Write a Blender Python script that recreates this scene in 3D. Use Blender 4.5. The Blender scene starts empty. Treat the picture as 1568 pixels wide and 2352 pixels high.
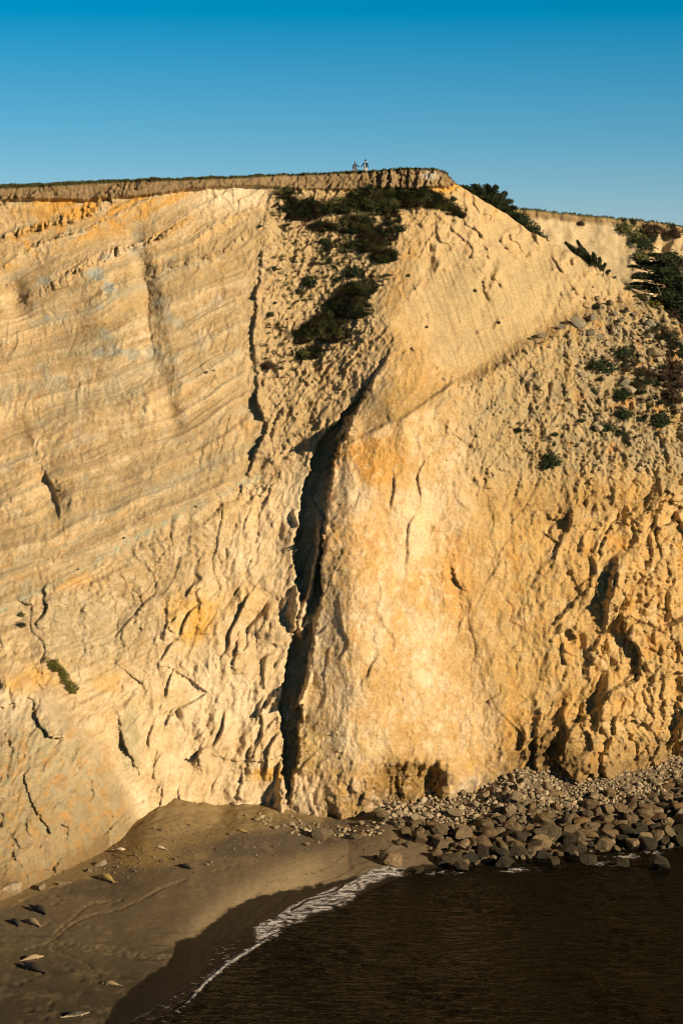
import bpy, bmesh, math, random
import numpy as np
from mathutils import Vector, Matrix

random.seed(7)
rng = np.random.default_rng(7)
S = bpy.context.scene
R = math.radians
# ------------------------------------------------------------------ camera, sky, sun
HC = 48.0                      # camera height above the sea, metres
FD, CX, CY, HY = 5017.0, 784.0, 1176.0, 857.0     # focal length and centre on a 1568 x 2352 picture; HY = horizon row
PITCH = math.atan((CY - HY) / FD)
cam = bpy.data.cameras.new('camera'); cam_o = bpy.data.objects.new('camera', cam); S.collection.objects.link(cam_o)
cam_o.location = (0, 0, HC); cam_o.rotation_euler = (R(90) - PITCH, 0, 0)
cam.sensor_fit = 'VERTICAL'; cam.sensor_height = 36.0; cam.lens = 36.0 * FD / 2352.0
cam.clip_start = 1.0; cam.clip_end = 9000.0
S.camera = cam_o

SUN_EL, SUN_AZ = R(17), R(50)  # azimuth to the right of straight behind the camera
sdir = Vector((math.cos(SUN_EL) * math.sin(SUN_AZ), -math.cos(SUN_EL) * math.cos(SUN_AZ), math.sin(SUN_EL)))
sun = bpy.data.lights.new('sun', 'SUN'); sun.energy = 5.0; sun.angle = R(0.53); sun.color = (1.0, 0.82, 0.56)
sun_o = bpy.data.objects.new('sun', sun); S.collection.objects.link(sun_o)
sun_o.rotation_euler = sdir.to_track_quat('Z', 'Y').to_euler(); sun_o.location = (60, -40, 120)

W = bpy.data.worlds.new('World'); S.world = W; W.use_nodes = True
nt = W.node_tree; N = nt.nodes; L = nt.links; N.clear()
sky = N.new('ShaderNodeTexSky'); sky.sky_type = 'NISHITA'; sky.sun_disc = False
sky.sun_elevation = SUN_EL; sky.sun_rotation = math.atan2(sdir.x, sdir.y)
sky.air_density = 1.0; sky.dust_density = 0.0; sky.ozone_density = 3.0
tc = N.new('ShaderNodeTexCoord'); sx = N.new('ShaderNodeSeparateXYZ'); L.new(tc.outputs['Generated'], sx.inputs[0])
rmp = N.new('ShaderNodeValToRGB'); L.new(sx.outputs['Z'], rmp.inputs[0])
e = rmp.color_ramp.elements
e[0].position = 0.0; e[0].color = (0.80, 0.88, 0.95, 1)
e[1].position = 1.0; e[1].color = (0.004, 0.035, 0.07, 1)
for p, c in ((0.06, (0.78, 0.83, 0.92, 1)), (0.105, (0.34, 0.71, 0.87, 1)), (0.16, (0.0, 0.58, 0.80, 1)), (0.26, (0.0, .20, .33, 1)), (0.45, (0.0, .07, .12, 1))):
    q = e.new(p); q.color = c
mx = N.new('ShaderNodeMix'); mx.data_type = 'RGBA'; mx.blend_type = 'MULTIPLY'; mx.inputs[0].default_value = 1.0
L.new(sky.outputs[0], mx.inputs[6]); L.new(rmp.outputs[0], mx.inputs[7])
bg = N.new('ShaderNodeBackground'); bg.inputs[1].default_value = 0.093
L.new(mx.outputs[2], bg.inputs[0]); wo = N.new('ShaderNodeOutputWorld'); L.new(bg.outputs[0], wo.inputs[0])
S.view_settings.view_transform = 'Standard'; S.view_settings.look = 'None'
S.view_settings.gamma = 1.0; S.view_settings.exposure = 0.22; S.view_settings.use_curve_mapping = False
S.render.engine = 'CYCLES'; S.cycles.pixel_filter_type = 'BLACKMAN_HARRIS'; S.cycles.filter_width = 1.0; S.render.filter_size = 1.0; S.cycles.max_bounces = 4; S.cycles.diffuse_bounces = 1; S.cycles.transparent_max_bounces = 4

# ------------------------------------------------------------------ numpy helpers
def hash2(ix, iy, seed):       # 32-bit wrap-around hash of a lattice point
    u = np.uint32
    h = ix.astype(u) * u(374761393) + iy.astype(u) * u(668265263) + u((seed * 1274126177) & 0xffffffff)
    h = (h ^ (h >> u(13))) * u(1274126177)
    return h ^ (h >> u(16))

GCOS = np.cos(np.arange(4096) * 2 * math.pi / 4096); GSIN = np.sin(np.arange(4096) * 2 * math.pi / 4096)
def gnoise(x, y, seed=0):
    xi = np.floor(x); yi = np.floor(y); fx = x - xi; fy = y - yi
    xi = xi.astype(np.int32); yi = yi.astype(np.int32)
    u = fx * fx * fx * (fx * (fx * 6 - 15) + 10); v = fy * fy * fy * (fy * (fy * 6 - 15) + 10)
    def g(dx, dy):
        a = (hash2(xi + dx, yi + dy, seed) >> np.uint32(20)).astype(np.int64)
        return GCOS[a] * (fx - dx) + GSIN[a] * (fy - dy)
    a = g(0, 0); b = g(1, 0); c = g(0, 1); d = g(1, 1)
    return 1.5 * ((a + (b - a) * u) * (1 - v) + (c + (d - c) * u) * v)

def fbm(x, y, seed=0, o=4, gain=0.5, lac=2.03):
    s = 0; a = 1.0; t = 0
    for k in range(o):
        s = s + a * gnoise(x, y, seed + k * 17); t += a; a *= gain; x = x * lac + 3.1; y = y * lac + 1.7
    return s / t

def ridged(x, y, seed=0, o=4, gain=0.55, lac=2.1):
    s = 0; a = 1.0; t = 0
    for k in range(o):
        s = s + a * (1 - 2 * np.abs(gnoise(x, y, seed + k * 31))); t += a; a *= gain; x = x * lac + 5.3; y = y * lac + 2.9
    return s / t

def voro(x, y, seed=0):
    """distance to nearest and second nearest cell point, and the cell's own random number"""
    xi = np.floor(x).astype(np.int64); yi = np.floor(y).astype(np.int64)
    f1 = np.full(x.shape, 9.0); f2 = np.full(x.shape, 9.0); cid = np.zeros(x.shape)
    for dx in (-1, 0, 1):
        for dy in (-1, 0, 1):
            cx = xi + dx; cy = yi + dy
            h = hash2(cx, cy, seed); px = cx + (h & 0xffff) / 65536.0; py = cy + ((h >> 16) & 0xffff) / 65536.0
            d = np.hypot(px - x, py - y); r = (hash2(cx, cy, seed + 9) & 0xffff) / 65536.0
            near = d < f1
            f2 = np.where(near, f1, np.minimum(f2, d)); cid = np.where(near, r, cid); f1 = np.where(near, d, f1)
    return f1, f2, cid

def facet(x, y, seed=0, tilt=1.0):
    """broken rock: every cell is a plane with a tilt and a height of its own; about -1..1"""
    xi = np.floor(x).astype(np.int64); yi = np.floor(y).astype(np.int64)
    f1 = np.full(x.shape, 9.0); bx_ = np.zeros(x.shape); by_ = np.zeros(x.shape); bh = np.zeros(x.shape, np.uint32)
    for dx in (-1, 0, 1):
        for dy in (-1, 0, 1):
            cx = xi + dx; cy = yi + dy
            h = hash2(cx, cy, seed); ddx = cx + (h & 0xffff) / 65536.0 - x; ddy = cy + ((h >> 16) & 0xffff) / 65536.0 - y
            d = ddx * ddx + ddy * ddy; near = d < f1
            f1 = np.where(near, d, f1); bx_ = np.where(near, ddx, bx_); by_ = np.where(near, ddy, by_); bh = np.where(near, h, bh)
    k = hash2(bh & 0xfffff, bh >> 12, seed + 5)
    return tilt * (((k & 1023) / 512.0 - 1) * bx_ + (((k >> 10) & 1023) / 512.0 - 1) * by_) + (((k >> 20) & 1023) / 512.0 - 1) * .5
def sst(a, b, x):
    t = np.clip((x - a) / (b - a), 0, 1); return t * t * (3 - 2 * t)

def curve_x(pts, py):          # x of a mostly vertical line at rows py
    return np.interp(py, [p[1] for p in pts], [p[0] for p in pts])
def curve_y(pts, px):
    return np.interp(px, [p[0] for p in pts], [p[1] for p in pts])
def inside(px, py, poly):
    r = np.zeros(px.shape, bool); n = len(poly); j = n - 1
    for i in range(n):
        xi, yi = poly[i]; xj, yj = poly[j]
        c = ((yi > py) != (yj > py)) & (px < (xj - xi) * (py - yi) / (yj - yi + 1e-9) + xi)
        r ^= c; j = i
    return r

cp, sp = math.cos(PITCH), math.sin(PITCH)
def to_pic(x, y, z):           # world point -> picture coordinates (1568 wide)
    dz = z - HC
    f = y * cp - dz * sp; up = y * sp + dz * cp
    return CX + FD * x / f, CY - FD * up / f
def ray(px, py):
    a = (px - CX) / FD; b = (CY - py) / FD
    y = cp + b * sp; z = -sp + b * cp
    return a / y, z / y        # x and z per metre of y
def at(px, py, D):
    a, b = ray(px, py); return a * D, D, HC + b * D

# ------------------------------------------------------------------ material helpers
def mat(name, rough=0.9, col=(0.5, 0.4, 0.3), spec=0.2):
    m = bpy.data.materials.new(name); m.use_nodes = True
    b = m.node_tree.nodes['Principled BSDF']
    b.inputs['Base Color'].default_value = (*col, 1); b.inputs['Roughness'].default_value = rough
    b.inputs['Specular IOR Level'].default_value = spec
    return m, m.node_tree.nodes, m.node_tree.links, b
def mathn(nodes, links, op, a, b):
    n = nodes.new('ShaderNodeMath'); n.operation = op
    for k, v in enumerate((a, b)):
        if hasattr(v, 'links'): links.new(v, n.inputs[k])
        else: n.inputs[k].default_value = v
    return n.outputs[0]
def mixc(nodes, links, fac, a, b, blend='MIX'):
    n = nodes.new('ShaderNodeMix'); n.data_type = 'RGBA'; n.blend_type = blend
    if hasattr(fac, 'links'): links.new(fac, n.inputs[0])
    else: n.inputs[0].default_value = fac
    for k, v in ((6, a), (7, b)):
        if hasattr(v, 'links'): links.new(v, n.inputs[k])
        else: n.inputs[k].default_value = (*v, 1)
    return n.outputs[2]
def noise(nodes, links, vec, scale, detail=4, rough=0.6):
    n = nodes.new('ShaderNodeTexNoise'); n.inputs['Scale'].default_value = scale
    n.inputs['Detail'].default_value = detail; n.inputs['Roughness'].default_value = rough
    links.new(vec, n.inputs['Vector']); return n.outputs['Fac']
def ramp(nodes, links, fac, stops):
    n = nodes.new('ShaderNodeValToRGB'); links.new(fac, n.inputs[0]); el = n.color_ramp.elements
    while len(el) < len(stops): el.new(0.5)
    for q, (p, c) in zip(el, stops): q.position = p; q.color = (*c, 1)
    return n.outputs[0]
def bump(nodes, links, h, b, dist=0.1, strength=1.0):
    n = nodes.new('ShaderNodeBump'); n.inputs['Distance'].default_value = dist; n.inputs['Strength'].default_value = strength
    links.new(h, n.inputs['Height']); links.new(n.outputs[0], b.inputs['Normal'])

def earth_material(name, grain=7.0, bumpd=0.10, contrast=(0.74, 1.22)):
    m, n, l, b = mat(name, 0.95, spec=0.1)
    a = n.new('ShaderNodeAttribute'); a.attribute_name = 'tone'
    tcn = n.new('ShaderNodeTexCoord').outputs['Object']
    g = noise(n, l, tcn, grain, 5, 0.75)
    lo, hi = contrast
    r = ramp(n, l, g, [(0.3, (lo,) * 3), (0.5, (1, 1, 1)), (0.7, (hi,) * 3)])
    g2 = noise(n, l, tcn, grain * 0.23, 4, 0.65)
    r2 = ramp(n, l, g2, [(0.32, (0.90, 0.84, 0.76)), (0.5, (1, 1, 1)), (0.68, (1.08, 1.04, 1.0))])
    c = mixc(n, l, 1.0, a.outputs['Color'], r, 'MULTIPLY'); c = mixc(n, l, 1.0, c, r2, 'MULTIPLY')
    l.new(c, b.inputs['Base Color'])
    bump(n, l, g, b, bumpd, 0.9)
    return m

def set_props(o, label=None, cat=None, kind=None, group=None):
    if label: o['label'] = label
    if cat: o['category'] = cat
    if kind: o['kind'] = kind
    if group: o['group'] = group
    return o
def link(o): S.collection.objects.link(o); return o

def grid_mesh(name, V, nr, nc, colour, material, attr=None, smooth=True, flip=False):
    idx = np.arange(nr * nc).reshape(nr, nc)
    q = np.stack([idx[:-1, :-1], idx[:-1, 1:], idx[1:, 1:], idx[1:, :-1]], -1).reshape(-1, 4)
    if flip: q = q[:, ::-1]
    me = bpy.data.meshes.new(name)
    me.vertices.add(len(V)); me.vertices.foreach_set('co', V.astype(np.float32).ravel())
    me.loops.add(q.size); me.loops.foreach_set('vertex_index', q.ravel().astype(np.int32))
    me.polygons.add(len(q)); me.polygons.foreach_set('loop_start', np.arange(0, q.size, 4, dtype=np.int32))
    me.polygons.foreach_set('loop_total', np.full(len(q), 4, np.int32))
    me.update(calc_edges=True)
    me.polygons.foreach_set('use_smooth', np.full(len(q), smooth))
    c = me.color_attributes.new('tone', 'FLOAT_COLOR', 'POINT')
    c.data.foreach_set('color', np.concatenate([colour, np.ones((len(V), 1))], 1).astype(np.float32).ravel())
    for k, v in (attr or {}).items():
        at_ = me.attributes.new(k, 'FLOAT', 'POINT'); at_.data.foreach_set('value', v.astype(np.float32).ravel())
    me.materials.append(material)
    return link(bpy.data.objects.new(name, me))

def poly_mesh(name, V, F, material, smooth=False, obj=True):
    F = np.asarray(F, np.int32); k = F.shape[1]
    me = bpy.data.meshes.new(name)
    me.vertices.add(len(V)); me.vertices.foreach_set('co', np.asarray(V, np.float32).ravel())
    me.loops.add(F.size); me.loops.foreach_set('vertex_index', F.ravel())
    me.polygons.add(len(F)); me.polygons.foreach_set('loop_start', np.arange(0, F.size, k, dtype=np.int32))
    me.polygons.foreach_set('loop_total', np.full(len(F), k, np.int32))
    me.update(calc_edges=True); me.polygons.foreach_set('use_smooth', np.full(len(F), smooth))
    me.materials.append(material)
    return link(bpy.data.objects.new(name, me)) if obj else me

# ------------------------------------------------------------------ the main cliff
# general lie of the rock face: distance from the sea-cliff opposite, by place
US = [-200, 0, 150, 300, 450, 600, 700, 800, 900, 1000, 1100, 1200, 1350, 1500, 1750]
VS = [380, 560, 750, 950, 1150, 1400, 1600, 1850, 2060, 2150]
DT = [[246, 247, 248, 249, 250, 251, 252, 252, 252, 253, 258, 263, 268, 273, 280],
      [246, 246, 246, 247, 247, 248, 250, 250, 249, 249, 251, 255, 260, 265, 272],
      [243, 243, 243, 243, 243, 244, 245, 244, 242, 244, 246, 248, 251, 254, 261],
      [239, 239, 238.5, 238.5, 239, 240, 240, 238, 235, 238, 240, 242, 243, 245, 251],
      [234, 234, 233.5, 233.5, 234, 236, 235.5, 231, 232.5, 235, 236.5, 237.6, 238.5, 240, 245],
      [228, 227, 227, 228, 229.5, 232, 231.5, 227.5, 229.5, 232, 234.2, 234.6, 235, 236, 241],
      [218, 219, 221, 225, 228, 229.5, 229, 226, 228, 230.7, 232.6, 232.8, 233.4, 234.4, 238],
      [203, 204, 209, 219.5, 226, 227.5, 227, 224.5, 226, 228.5, 230.5, 231, 231, 235, 240],
      [195, 196, 203.5, 217.5, 224, 226, 226, 224, 225, 227, 229, 230, 230, 234, 240],
      [193, 195, 204, 217, 223, 226, 226, 224, 225, 227, 229, 230, 230, 234, 240]]
GU = np.linspace(-400, 2000, 241); GV = np.linspace(300, 2250, 196)
_t = np.array([np.interp(GU, US, r) for r in DT])
_g = np.array([np.interp(GV, VS, _t[:, j]) for j in range(len(GU))]).T
k1 = np.exp(-0.5 * (np.arange(-12, 13) / 3.6) ** 2); k1 /= k1.sum()
_g = np.apply_along_axis(lambda r: np.convolve(np.pad(r, 12, 'edge'), k1, 'valid'), 1, _g)
_g = np.apply_along_axis(lambda r: np.convolve(np.pad(r, 12, 'edge'), k1, 'valid'), 0, _g)
def _tab(u, v):
    a = np.clip((u - GU[0]) / (GU[1] - GU[0]), 0, len(GU) - 1.001); b = np.clip((v - GV[0]) / (GV[1] - GV[0]), 0, len(GV) - 1.001)
    i = a.astype(int); j = b.astype(int); fa = a - i; fb = b - j
    return (_g[j, i] * (1 - fa) + _g[j, i + 1] * fa) * (1 - fb) + (_g[j + 1, i] * (1 - fa) + _g[j + 1, i + 1] * fa) * fb
def lie(x, z):
    D = 238.0 + 0 * x
    for _ in range(12):
        u, v = to_pic(x, D, z); D = .45 * D + .55 * _tab(u, v)
    return D

SKYLINE = [(-300, 440), (0, 433), (120, 427), (250, 420), (400, 414), (520, 410), (640, 404), (720, 401), (800, 397), (862, 394), (900, 390),
           (960, 389), (1005, 392), (1022, 400), (1036, 417), (1060, 431), (1100, 458), (1160, 492), (1210, 531), (1245, 547), (1300, 576),
           (1350, 604), (1385, 628), (1415, 645), (1460, 672), (1490, 697), (1530, 722), (1568, 752), (1640, 800), (1750, 860), (1900, 920)]
BAND = [(-300, 470), (0, 459), (120, 459), (220, 458), (300, 452), (400, 440), (480, 431), (560, 428), (620, 430), (700, 436), (800, 434),
        (860, 431), (960, 433), (1020, 428), (1045, 424), (1900, 0)]
XS = np.arange(-50, 54, 0.115); NC = len(XS); NR = 640
zt = np.full(NC, 60.0)
for _ in range(6):
    D = lie(XS, zt); px = CX + XS * FD / D; py = curve_y(SKYLINE, px) + 0
    zt = HC + ray(px, py)[1] * D
zt = zt + 0.16 * fbm(XS * 1.3, XS * 0 + 3.3, 5, 4) + 0.10 * ridged(XS * 3.1, XS * 0 + 7, 6, 2) * (XS < 13)
T = np.linspace(0, 1, NR)[:, None]
ZB = -2.0
X = np.repeat(XS[None, :], NR, 0); Z = ZB + T * (zt[None, :] - ZB)
X = X.ravel(); Z = Z.ravel()
D0 = lie(X, Z)
PX, PY = to_pic(X, D0, Z)
# meandering copies of the picture-plane position, so that nothing on the face is ruled with a straight edge
wx = PX + 11 * fbm(PX / 70, PY / 70, 11, 3) + 5 * fbm(PX / 14, PY / 14, 12, 4, .65)
wy = PY + 9 * fbm(PX / 70 + 40, PY / 70, 13, 3) + 3 * fbm(PX / 16, PY / 16 + 20, 14, 3)

def soft(m, k):
    m = np.asarray(m, float).reshape(NR, NC)
    for _ in range(2):
        for ax in (0, 1):
            p = [(0, 0), (0, 0)]; p[ax] = (k + 1, k); q = np.cumsum(np.pad(m, p, 'edge'), axis=ax)
            m = (q[2 * k + 1:] - q[:-2 * k - 1]) / (2 * k + 1) if ax == 0 else (q[:, 2 * k + 1:] - q[:, :-2 * k - 1]) / (2 * k + 1)
    return m.ravel()
bandy = curve_y(BAND, PX)
bandy = bandy + 5 * fbm(PX / 45, PX * 0, 15, 4, .6) + 3 * np.abs(gnoise(PX / 9, PX * 0, 16))
m_soil = sst(2, -2, wy * 0.25 + PY * 0.75 - bandy)
edgeB = [(630, 430), (622, 450), (608, 510), (597, 600), (588, 700), (583, 780), (590, 850), (598, 940), (612, 990), (590, 1040), (572, 1085), (575, 1100)]
gully_r = [(1040, 430), (1030, 480), (940, 520), (915, 590), (880, 670), (868, 745), (905, 780), (905, 800), (860, 870), (800, 970), (740, 1060)]
m_gully = sst(-6, 8, wx - curve_x(edgeB, PY)) * sst(6, -12, wx - curve_x(gully_r, PY)) * sst(1110, 1060, wy + 0.35 * (wx - 640))
m_gully = soft(m_gully, 16)
m_left = sst(6, -8, wx - curve_x(edgeB, PY)) * sst(1110, 1070, wy)
vein = [(-200, 1470), (0, 1405), (150, 1330), (300, 1245), (450, 1165), (560, 1110), (640, 1080), (700, 1060)]
m_above = sst(12, -12, wy - curve_y(vein, PX)) * sst(640, 600, wx)
m_left = np.maximum(m_left, m_above) * (1 - m_gully)
m_left = soft(m_left, 5)
m_low = 1 - np.clip(m_left + m_gully, 0, 1)                                  # everything else
SPUR = [(905, 760), (880, 832), (858, 872), (812, 952), (800, 985), (772, 1030), (757, 1100), (745, 1200), (738, 1300), (733, 1360), (727, 1420),
        (706, 1530), (690, 1600), (686, 1700), (682, 1760), (668, 1805), (658, 1870), (655, 1950)]
TALUS = [(905, 745), (930, 640), (960, 560), (1000, 470), (1030, 440), (1045, 425), (1250, 540), (1460, 665), (1500, 700), (1400, 700), (1330, 725), (1230, 780),
         (1150, 830), (1050, 885), (1010, 850), (960, 800)]
ins = inside(wx, wy, TALUS).astype(float)
m_talus = soft(ins, 12)
rock_talus = sst(-0.05, 0.45, fbm(wx / 60 + wy / 120, wy / 60, 21, 3) - 0.0 + sst(620, 480, wy) * 0.5 - 0.35 * sst(600, 760, wy)) * m_talus
m_sand = m_talus * (1 - rock_talus)
RUBBLE = [(1050, 890), (1150, 830), (1230, 775), (1330, 720), (1400, 695), (1500, 690), (1750, 760), (1750, 1120), (1560, 1110), (1420, 1080), (1300, 1110), (1100, 1110), (1010, 960)]
m_rub = inside(wx, wy, RUBBLE).astype(float) * m_low * (1 - m_talus)
m_rub = soft(m_rub, 14)
BUTT = [(-400, 1515), (40, 1530), (90, 1560), (150, 1620), (210, 1690), (255, 1760), (300, 1830), (320, 1890), (300, 2200), (-400, 2200)]
m_butt = soft(inside(wx, wy, BUTT), 4)
SPURP = [(905, 790), (1000, 850), (1050, 890), (1010, 960), (1040, 1060), (1065, 1180), (1100, 1400), (1140, 1560), (1165, 1700), (1165, 2000), (640, 2000),
         (655, 1870), (685, 1750), (690, 1600), (727, 1420), (740, 1250), (757, 1100), (800, 985)]
m_spur = soft(inside(wx, wy, SPURP).astype(float), 26) * sst(-3, 3, wx - np.where(PY > 980, curve_x(SPUR, PY), -99))
m_flank = m_low * (1 - m_talus) * (1 - m_rub) * (1 - m_butt) * (1 - m_spur) * sst(840, 960, wx)
m_flute = m_low * (1 - m_butt) * (1 - m_spur) * (1 - m_talus) * sst(960, 840, wx) * np.where(PY > 980, 1, sst(800, 700, wx))

sx_, sy_ = X, Z        # metres
# shared noises
n_big = fbm(sx_ / 14, sy_ / 14, 31, 3)
n_mid = fbm(sx_ / 4.5, sy_ / 5.5, 32, 4)
n_fin = fbm(sx_ / 1.1, sy_ / 1.2, 33, 4, 0.6) * (.25 + 1.1 * sst(-.1, .35, fbm(sx_ / 6, sy_ / 7, 36, 3)))
n_rid = ridged(sx_ / 3.2 + 0.5 * n_mid, sy_ / 6.0 + 0.5 * n_mid, 34, 5)
n_rub = ridged(sx_ / 1.3 + 0.3 * n_mid, sy_ / 1.7, 35, 4, 0.62)
delta = 0.9 * n_big + 0.22 * n_mid

patch = lambda s_, sc, lo=.15: lo + (1 - lo) * sst(-.12, .35, fbm(PX / sc, PY / (sc * 1.3), s_, 3))
def saw(ax, ay, period, stretch, seed, tilt=0.0, warp=1.2):
    """many small drops facing left, fading off to the right: (0..1)"""
    q = (ax + tilt * ay) / period + warp * fbm(ax / (period * 2.6), ay / (period * stretch), seed, 3)
    f = q - np.floor(q)
    return (1 - f) * sst(0, 0.10, f)
SCN = [700]
def scarp(pts, hs, L, w=3.0, steady=False):
    """a drop that faces left along a mostly vertical line; hs = heights at the line's points; L = fade length to the right"""
    global delta
    ys = [p[1] for p in pts]
    h = np.interp(PY, ys, hs, left=0, right=0); SCN[0] += 3
    if not steady: h = h * (.5 + .7 * sst(-.25, .35, gnoise(PY / 75, PX / 60, SCN[0]) + .35 * gnoise(PY / 17, PX / 30, SCN[0] + 1)))
    t = wx - curve_x(pts, PY) + 5 * fbm(PX / 9, PY / 9, 698, 2)
    delta = delta + h * sst(-w, w, t) * np.exp(-np.clip(t, 0, None) / L)

# left face: tilted beds, blocky near the top, smooth and combed lower down
bed = (PY + 0.40 * PX + 0.00012 * (PX - 300) ** 2 + 16 * fbm(PX / 160, PY / 90, 41, 3) + 30 * fbm(PX / 330, PY / 260, 42, 2))
bedn = fbm(bed / 34, PX / 900, 43, 4, 0.65)
bedf = fbm(bed / 7.0, PX / 160, 44, 3, 0.6)
b1, b2, bid = voro(PX / 13 + 0.25 * gnoise(PX / 20, PY / 20, 46), bed / 26, 45)
blocky = sst(0.0, 0.25, bedn) * sst(800, 560, bed - 0.2 * PX) + 0.18 * sst(0.05, .4, fbm(PX / 90, bed / 60, 47, 3))
crack = sst(0.16, 0.0, b2 - b1)
bw = fbm(bed / 46 + 3.3, PX / 1600, 53, 3, .45); bstep = sst(-.10, .02, bw) + sst(.12, .2, bw)
lf = 0.40 * bedn + 0.05 * bedf + .13 * bstep + blocky * (0.30 * bid - 0.30 * crack + 0.22 * n_rub)
comb = ridged(PX / 26 + 1.2 * fbm(PX / 60, PY / 60, 48, 3), PY / 70, 49, 4)
calm = 0.35 + 0.65 * sst(-0.1, 0.35, fbm(PX / 150, PY / 110, 50, 3))
lf = lf + calm * (0.20 * comb + 0.14 * n_fin + 0.16 * saw(PX, PY, 30, 3, 51, 0.3) * sst(0, 0.3, n_mid))
delta += m_left * lf
# folds of a gentle kind
for cx, cy, rx, ry, h in ((330, 640, 22, 90, -0.9), (350, 760, 26, 110, -0.8), (35, 690, 30, 45, -1.1), (110, 1130, 30, 75, -1.2), (390, 950, 25, 60, -0.6),
                          (245, 700, 70, 120, 0.7), (430, 880, 90, 100, 0.6), (40, 1010, 60, 60, -0.5), (120, 620, 90, 60, 0.5)):
    delta += m_left * h * np.exp(-((wx - cx - 0.15 * (wy - cy)) / rx) ** 2 - ((wy - cy) / ry) ** 2)
scarp([(335, 590), (338, 650), (345, 720), (350, 800), (362, 850)], [0.1, 0.35, 0.45, 0.4, 0.1], 40)
scarp([(92, 1060), (112, 1100), (128, 1150), (140, 1200)], [0.1, 0.8, 0.7, 0.1], 26)
# gully: collapsed ground, streaked downhill to the left
dg = (PX + 0.85 * PY); eg = (PX - 1.1 * PY)
gl = 0.45 * ridged(dg / 26 + 0.6 * n_mid, eg / 130, 61, 4) + 0.26 * n_rub + 0.40 * n_fin
gl += 0.45 * saw(PX, PY, 34, 2.5, 62, 0.55) * sst(-0.1, 0.3, fbm(PX / 60, PY / 60, 63, 3))
g1, g2, gid = voro(PX / 9, PY / 10, 64); gl += 0.22 * sst(0.45, 0.1, g1) * (gid > 0.55)
delta += m_gully * (gl - .55)
scarp(edgeB, [0.1, 0.2, 0.2, 0.4, 0.9, 0.6, 0.9, 1.2, 1.2, 1.4, 1.2, 0], 60)
scarp([(680, 570), (672, 640), (668, 700)], [0, .5, 0], 30)
scarp([(655, 900), (640, 960), (620, 1000)], [0, .6, 0.2], 40)
# headwall rib under the brown soil on the right of the top
delta += -1.3 * m_soil * sst(640, 700, PX) * 0 
# spur: the great smooth buttress and the chasm on its left
H = [0.1, 0.5, 0.8, 1.2, 1.3, 1.3, 1.3, 1.3, 1.2, .9, 0.8, 1.2, 1.3, 1.3, 1.2, 0.8, 0.6, 0.4]
scarp(SPUR, H, 300, 4, True)
# floor of the chasm, cut below the general face
CHL = [(896, 790), (872, 838), (843, 885), (785, 960), (738, 1008), (712, 1060), (694, 1140), (682, 1250), (682, 1345), (690, 1390), (672, 1470), (652, 1560), (642, 1650), (650, 1740), (652, 1790), (650, 1870)]
tq = wx + 5 * fbm(PX / 9, PY / 9, 698, 2)
slot = sst(-4, 4, tq - 1.0 - curve_x(CHL, PY) + 7 * gnoise(PY / 26, PY * 0, 697)) * sst(4, -4, tq - curve_x(SPUR, PY)) * sst(790, 960, PY) * sst(1880, 1740, PY)
delta -= ((3.4 - 2.3 * np.exp(-((PY - 1425) / 40) ** 2)) * slot * sst(880, 1050, PY) + 1.0 * slot * sst(1050, 880, PY))
scarp([(775, 975), (740, 1010), (760, 1040)], [1.0, 0.8, 0.2], 22)
scarp([(727, 1200), (724, 1290), (700, 1370), (690, 1400)], [0.2, 1.2, 1.3, 0.4], 20)
# rubble wedged in the chasm
def rib(pts, h, w):
    global delta
    d = wx - curve_x(pts, PY); ys = [p[1] for p in pts]; e_ = sst(ys[0] - 8, ys[0] + 12, PY) * sst(ys[-1] + 8, ys[-1] - 20, PY)
    delta = delta + h * np.exp(-(np.abs(d) / w) ** 3) * e_ * (.8 + .4 * n_rub)
rib([(738, 1205), (728, 1290), (706, 1380), (694, 1420)], 2.6, 8)
rib([(712, 1548), (694, 1600), (674, 1640)], 2.2, 4)
rib([(690, 1380), (684, 1440), (688, 1480)], 1.6, 12)
rib([(812, 955), (798, 985), (770, 1015)], 2.2, 16)
rib([(650, 1795), (645, 1870)], 1.2, 10)
delta += 1.1 * np.exp(-((wx - 800) / 22) ** 2 - ((wy - 985) / 28) ** 2) + 0.8 * np.exp(-((wx - 695) / 14) ** 2 - ((wy - 1420) / 50) ** 2)
delta += 1.2 * np.exp(-((wx - 714 + 0.3 * (wy - 1280)) / 9) ** 2 - ((wy - 1330) / 70) ** 2)
sp_rel = 0.10 * n_fin + 0.16 * n_rub * sst(-0.1, 0.4, fbm(PX / 90, PY / 90, 71, 3)) + 0.25 * ridged(PX / 60 + 0.8 * n_mid, PY / 190, 72, 4)
sp_rel += 0.5 * saw(PX, PY, 90, 3, 73, 0.1, 1.6) * sst(0.05, 0.4, fbm(PX / 110, PY / 200, 74, 3)) + 0.10 * fbm(PX / 6, PY / 6, 75, 2)
delta += m_spur * sp_rel
RIBC = [(1010, 880), (1015, 960), (1040, 1060), (1062, 1180), (1085, 1300), (1105, 1420), (1130, 1540), (1155, 1660), (1165, 1790)]
delta += 0.35 * np.exp(-((wx - curve_x(RIBC, PY)) / 40) ** 2) * sst(880, 1000, PY) * sst(1860, 1700, PY)
scarp([(1035, 1290), (1048, 1330), (1062, 1370)], [0.1, .8, .1], 14)
scarp([(870, 1400), (890, 1450), (905, 1490)], [0.1, .5, .1], 30)
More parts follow.
